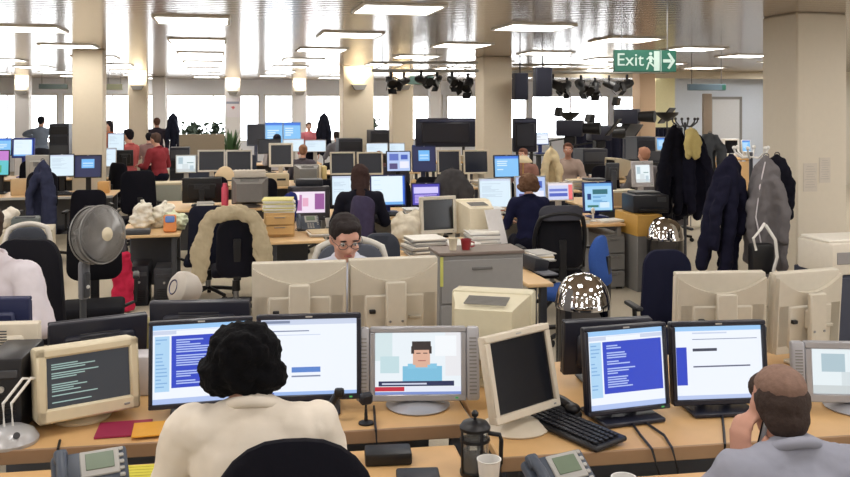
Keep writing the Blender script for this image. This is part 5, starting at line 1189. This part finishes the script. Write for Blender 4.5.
mon(DI, 412, 145, 434, 157, .5, 'blue-topped screen just past the slim beige column', 'sky', body=BLACK, seed=78, bw=.012)
mon(DI, 258, 139, 281, 154, .4, 'dark screen in the far row beside the wide white ones', 'offgrey', body=BLACK, seed=79, bw=.012)
t = thing('potted_plant', 'leafy green potted plant standing under the poster column', 'plant', P_(231, 21.2), 0)
MB().lathe([(.12, 0), (.17, .3), (.15, .3), (0, .27)], M((150, 110, 80), .7), 20).build('pot', t)
rn = random.Random(5); lf = MB()
for k in range(46):
    a = rn.uniform(0, 6.28); l_ = rn.uniform(.5, 1.35); sp = rn.uniform(.12, .34) * (1.5 - l_ * .5); pts = [Vector((0, 0, .3))]
    for s_ in range(1, 5): pts.append(Vector((math.cos(a) * sp * (s_ / 4) ** 1.6, math.sin(a) * sp * (s_ / 4) ** 1.6, .3 + l_ * s_ / 4 * (1 - .12 * s_ / 4))))
    sd = Vector((-math.sin(a), math.cos(a), 0)); 
    vs = []
    for s_, w_ in zip(range(5), (.008, .03, .055, .05, .004)): vs += [pts[s_] - sd * w_, pts[s_] + sd * w_]
    lf.add(vs, [[2 * q_, 2 * q_ + 1, 2 * q_ + 3, 2 * q_ + 2] for q_ in range(4)], M((74, 108, 70), .6), True)
lf.build('foliage', t)
c_, wd_ = cols[8]; p = c_ - E2 * (wd_ / 2 + .012)
t = thing('poster', 'pale poster with a dark heading and red mark on the column over the plant', 'poster', (p.x, p.y, 1.98), YAW)
MB().box((0, 0, 0), (.44, .008, .58), M((226, 222, 230), .7), 0).build('sheet', t); MB().box((0, -.006, .15), (.38, .003, .07), M((150, 156, 176), .7), 0).build('heading', t); MB().prism([(-.07, .02), (.03, .05), (.07, .0), (0, -.06), (-.02, -.01)], -.008, -.004, M((206, 120, 130), .7)).build('red_mark', t)
# big screens and the studio
def big_screen(label, px0, px1, y0, y1, d, rz, mat=None):
    w_, h_ = (px1 - px0) / F * d, (y1 - y0) / F * d
    t = thing('large_screen', label, 'screen', (wx((px0 + px1) / 2, d), d, 0), rz); z = wz(y1, d)
    MB().box((0, 0, z + h_ / 2), (w_, .1, h_), M((34, 36, 54), .4), .03, seg=2).box((0, -.055, z + h_ / 2), (w_ * .8, .05, h_ * .7), M((26, 26, 40), .45), .02).build('housing', t)
    MB().box((0, -.02, z + h_ - .06), (w_ * .96, .09, .05), M((60, 64, 90), .4), .01).build('top_rim', t)
    for sx in (-.3, .3): MB().cyl((sx * w_, 0, .03), (sx * w_, 0, z + .02), .03, .03, BLACK, 10).build('stand_pole', t)
    MB().box((0, 0, .02), (w_ * .9, .5, .04), BLACK, .01).build('base', t)
big_screen('very wide black screen back between the slim column and the central column', 415, 476, 118, 147, 17.6, 8)
big_screen('tall black screen back tucked against the far side of the central column', 512, 537, 118, 152, 16.2, 12)
DJ = Desk(457, 15.6, YAW, 1.02); DJ.build('high bench below the very wide black screen', 436, 476, .5, TAN, DGREY)
paper_stack('tan stack of newspapers below the very wide black screen', DJ.at(458, .25), 13, .62, .3, 10, [M((196, 176, 146), .7), M((170, 156, 134), .7)], seed=21)
DM = Desk(545, 16.6, YAW, 1.1); DM.build('high bench with a small blue and white screen in the studio', 536, 551, .5, DGREY, DGREY)
mon(DM, 533, 133, 549, 145, .25, 'small blue and white screen beside the tall black screen back', 'split', body=M((40, 60, 140), .4), seed=81, bw=.01)
def studio_camera(label, px, d, z, rz, s=1.0):
    t = thing('studio_camera', label, 'camera', (wx(px, d), d, 0), rz)
    MB().lathe([(.28, 0), (.28, .12), (.14, .2), (.1, .3), (.09, z - .25), (.06, z - .18)], M((34, 36, 52), .5), 24).build('pedestal_column', t)
    for k in range(3): a = R(120 * k + 30); MB().box((math.cos(a) * .3, math.sin(a) * .3, .08), (.36, .14, .14), M((30, 32, 46), .5), .03, rot=(0, 0, 120 * k + 30)).build('foot', t)
    MB().box((0, 0, z - .08), (.18, .22, .16), BLACK, .02).build('pan_head', t)
    MB().box((0, 0, z + .14 * s), (.22 * s, .46 * s, .28 * s), M((40, 42, 58), .5), .03, seg=2).build('camera_body', t)
    MB().cyl((0, -.23 * s, z + .14 * s), (0, -.52 * s, z + .14 * s), .09 * s, .11 * s, BLACK, 20).build('lens', t)
    MB().box((0, -.74 * s, z + .16 * s), (.42 * s, .03, .36 * s), BLACK, .01, rot=(38, 0, 0)).build('prompter_hood', t)
    MB().box((0, .2 * s, z + .42 * s), (.24 * s, .1 * s, .16 * s), BLACK, .02, rot=(12, 0, 0)).build('viewfinder', t)
    MB().tube([(.1, .1, z - .05), (.2, .4, z - .1), (.22, .62, z - .16)], .016, BLACK).build('pan_bar', t)
studio_camera('dark studio camera nearest the hanging black speakers', 570, 17.4, 1.42, 70, 1.15)
studio_camera('dark studio camera in the middle of the studio under the exit sign', 599, 18.4, 1.30, 110, 1.1)
studio_camera('raised studio camera pointing up beside the far beige pillar', 627, 19.6, 1.62, 60, 1.2)
def umbrella_light(label, px, d, z):
    t = thing('floor_light', label, 'studio light', (wx(px, d), d, 0), 10)
    for k in range(3): a = R(120 * k); MB().cyl((math.cos(a) * .35, math.sin(a) * .35, 0), (0, 0, .5), .012, .012, BLACK, 6).build('leg', t)
    MB().cyl((0, 0, .4), (0, 0, z), .016, .014, BLACK, 10).build('pole', t); MB().lathe([(.03, z - .02), (.1, z + .02), (.22, z + .12), (.235, z + .17), (.2, z + .16), (0, z + .14)], BLACK, 24).build('head', t)
umbrella_light('black bowl-headed floor light in front of the yellow-lit wall', 667, 18.2, 1.72)
umbrella_light('black bowl-headed floor light before the far windows of the studio', 569, 18.9, 1.72)
for px, d, w_, h_, lb in ((604, 21.2, 1.9, 1.52, 'broad black studio drape behind the cameras'), (664, 21.6, 1.0, 1.48, 'short black studio drape before the far beige pillar')):
    t = thing('studio_drape', lb, 'drape', P_(px, d), 13); m_ = MB(); n = 40
    vs = [Vector((-w_ / 2 + w_ * i / n, .05 * math.sin(i * 1.3), z)) for z in (.03, h_) for i in range(n + 1)] + [Vector((-w_ / 2 + w_ * i / n, .05 * math.sin(i * 1.3) + .03, z)) for z in (.03, h_) for i in range(n + 1)]
    k = n + 1; fs = [[i, i + 1, k + i + 1, k + i] for i in range(n)] + [[2 * k + i + 1, 2 * k + i, 3 * k + i, 3 * k + i + 1] for i in range(n)] + [[k + i, k + i + 1, 3 * k + i + 1, 3 * k + i] for i in range(n)]
    m_.add(vs, fs, cloth((34, 36, 54))).build('cloth', t); MB().cyl((-w_ / 2, .02, h_), (w_ / 2, .02, h_), .02, .02, BLACK, 8).build('rail', t)
    for sx in (-1, 1): MB().cyl((sx * w_ / 2, .02, 0), (sx * w_ / 2, .02, h_), .02, .02, BLACK, 8).build('upright', t)
# ================================================================== smaller clutter between and on the desks
RACK = M((40, 42, 54), .5)
def rack(label, px, d, w_, h_, rz=13, dep=.5):
    t = thing('equipment_rack', label, 'equipment rack', P_(px, d), rz)
    MB().box((0, 0, h_ / 2), (w_, dep, h_), RACK, .01).build('cabinet', t)
    n = max(3, int(h_ / .22))
    for i in range(n): MB().box((0, -dep / 2 - .006, .08 + (i + .5) * (h_ - .12) / n), (w_ * .88, .02, (h_ - .12) / n * .8), (BLACK, DGREY, BLACK2)[i % 3], .004).build('unit', t)
rack('tall dark equipment rack between the raised elbows man and the nearest beige column', 61, 20.0, .42, 1.62)
rack('dark equipment rack below the hanging tall dark coat', 180, 18.6, .4, 1.15)
rack('dark equipment rack under the wide far beige column', 349, 18.5, .5, 1.34)
rack('dark equipment rack at the foot of the slim beige column', 378, 18.4, .4, 1.52)
rack('dark equipment rack standing before the beige far pillar of the studio', 643, 17.2, .5, 1.42)
rack('low dark equipment rack between two studio cameras', 590, 16.9, .5, 1.2)
def screen_divider(label, px0, px1, d, h_, mat):
    w_ = (px1 - px0) / F * d; t = thing('divider_panel', label, 'divider', P_((px0 + px1) / 2, d), YAW)
    MB().box((0, 0, h_ / 2 + .03), (w_, .06, h_ - .06), mat, .01).build('board', t)
    for sx in (-.46, .46): MB().box((sx * w_, 0, .02), (.06, .4, .04), DGREY, .01).build('foot', t)
screen_divider('grey-brown divider panel under the far windows, before the leafy plant', 180, 224, 20.6, 1.36, M((150, 138, 122), .8))
screen_divider('dark blue-grey divider behind the dark white-framed pair', 190, 256, 16.0, 1.12, M((64, 70, 86), .8))
screen_divider('dark divider behind the middle row of framed monitors', 332, 410, 14.95, .98, M((66, 64, 74), .8))
screen_divider('grey divider closing off the far desk under the studio cameras', 640, 690, 14.3, 1.0, M((96, 92, 96), .8))
screen_divider('dark grey divider along the back of the desk with three screens', 520, 566, 11.75, .98, M((52, 52, 62), .8))
for px, d, h_, lb in ((193, 21.4, 1.62, 'dark leafy plant at the window end of the grey-brown divider'), (215, 21.6, 1.60, 'dark bushy plant on the window side of the grey-brown divider'), (372, 21.6, 1.72, 'grey-green bushy plant between the wide and slim beige columns')):
    t = thing('potted_plant', lb, 'plant', P_(px, d), 0); rn = random.Random(px)
    MB().lathe([(.13, 0), (.18, .35), (.16, .35), (0, .32)], M((120, 112, 106), .7), 18).build('pot', t); lf = MB()
    for k in range(170):
        a = rn.uniform(0, 6.28); rr = rn.uniform(.02, .24); z = rn.uniform(.6, h_); p = Vector((math.cos(a) * rr, math.sin(a) * rr, z)); s_ = rn.uniform(.07, .13)
        u = Vector((rn.uniform(-1, 1), rn.uniform(-1, 1), rn.uniform(-.6, .8))).normalized() * s_; v_ = u.cross(Vector((rn.uniform(-1, 1), rn.uniform(-1, 1), .5))).normalized() * s_ * .5
        lf.add([p - u, p + v_, p + u, p - v_], [[0, 1, 2, 3]], M((70, 86, 76), .7), True)
    lf.build('foliage', t); MB().cyl((0, 0, .3), (0, 0, h_ * .8), .02, .012, M((90, 74, 60), .8), 8).build('stem', t)
for px, d, rz, sc_, sh_, hr, lb in ((149, 21.0, 20, 1.0, (150, 120, 120), (30, 28, 36), 'dark-haired person seated low beside the brown uplit column'), (347, 20.4, 190, 1.0, (60, 60, 76), (40, 32, 34), 'dark figure seated under the wide far beige column'),
                                  (337, 21.2, 30, 1.02, (120, 120, 130), (50, 40, 40), 'grey-shirted figure seated beside the tall black coat'), (362, 21.0, 170, 1.02, (96, 70, 74), (44, 34, 34), 'plum-shirted figure seated next to the grey-green plant'),
                                  (398, 23.0, 10, 1.0, (180, 180, 190), (54, 44, 44), 'pale-shirted figure seated beyond the slim beige column')):
    person(lb, P_(px, d), rz, 'sit', cloth(sh_), NAVY, cloth(hr), vox=.024, sc=sc_, face=False)
for px, d, rz, top, lb in ((52, 13.95, 20, 1.08, 'black chair between the two grey-edged desk rows'), (92, 11.4, 10, .95, 'black chair pushed under the grey-edged desk'), (262, 12.6, 10, 1.0, 'black chair behind the grey tube monitor and pink tube'), (322, 12.2, 0, 1.02, 'black chair behind the dark tube television'),
                           (392, 12.2, 14, 1.0, 'black chair beyond the wide bright white monitor'), (433, 12.6, -10, 1.02, 'black chair beyond the purple striped monitor'), (497, 12.2, 10, .98, 'black chair behind the white page and navy jacket'), (672, 13.0, -20, 1.1, 'black chair behind the pale monitor on its tall foot'),
                           (600, 13.5, 10, 1.12, 'black chair behind the white carton with a blue patch'), (215, 12.9, 5, 1.0, 'black chair in front of the dark white-framed monitor pair'),
                           (350, 12.8, 5, 1.0, 'black chair in front of the middle row, fan end')):
    chair(lb, P_(px, d), rz, FABRIC, w=.46, h=.5, top=top, simple=False)
def kb(D, px, off, lb): keyboard(lb, D.at(px, off), D.yaw, .4)
kb(D4, 390, .14, 'black keyboard below the wide bright white monitor'); kb(D6, 497, .16, 'dark keyboard below the white page next to the navy jacket'); kb(DC, 343, .14, 'dark keyboard below the framed monitor at the fan end of the middle row')
kb(DC, 449, .14, 'dark keyboard below the beige-framed monitor before the central column'); kb(DE, 212, .18, 'dark keyboard below the first dark white-framed monitor')
for D, px, off, w_, d_, n, lb in ((D3, 320, .35, .24, .3, 4, 'thin pile of papers at the edge below the small television'), (D4, 412, .2, .2, .26, 7, 'pile of papers between the bright white and purple monitors'), (D6, 566, .22, .22, .28, 6, 'paper pile below the red-striped monitor'),
                                (D7, 580, .2, .16, .2, 4, 'small pile of notes at the chair end of the wooden desk'), (DE, 190, .4, .22, .28, 9, 'paper pile below the two grey figures monitor'), (DC, 374, .2, .22, .28, 8, 'paper pile below the second dark framed monitor'),
                                (DC, 480, .25, .22, .28, 9, 'paper pile crossing the foot of the central column'), (DK, 575, .4, .24, .3, 12, 'high pile of folders beyond the red-striped monitor'), (LBK, 90, .2, .2, .26, 5, 'papers below the blue dialog monitor'),
                                (LB2, 78, .4, .26, .3, 9, 'folders piled on the second row behind the blue dialog monitor'), (DI, 345, .4, .3, .3, 14, 'high pile of papers in the far row before the wide column'), (D5, 448, .62, .26, .3, 6, 'papers spread behind the red mug'),
                                (DF, 640, .15, .2, .2, 8, 'papers stacked in front of the pale monitor foot'), (DX, 540, .95, .18, .26, 6, 'papers at the far end of the pale wooden corner desk'), (D2b, 205, .15, .2, .26, 6, 'papers below the wide black monitor back')):
    paper_stack(lb, D.at(px, off), D.yaw, w_, d_, n, [PAPER, LGREY, WHITE, M((206, 186, 150), .7)], seed=px)
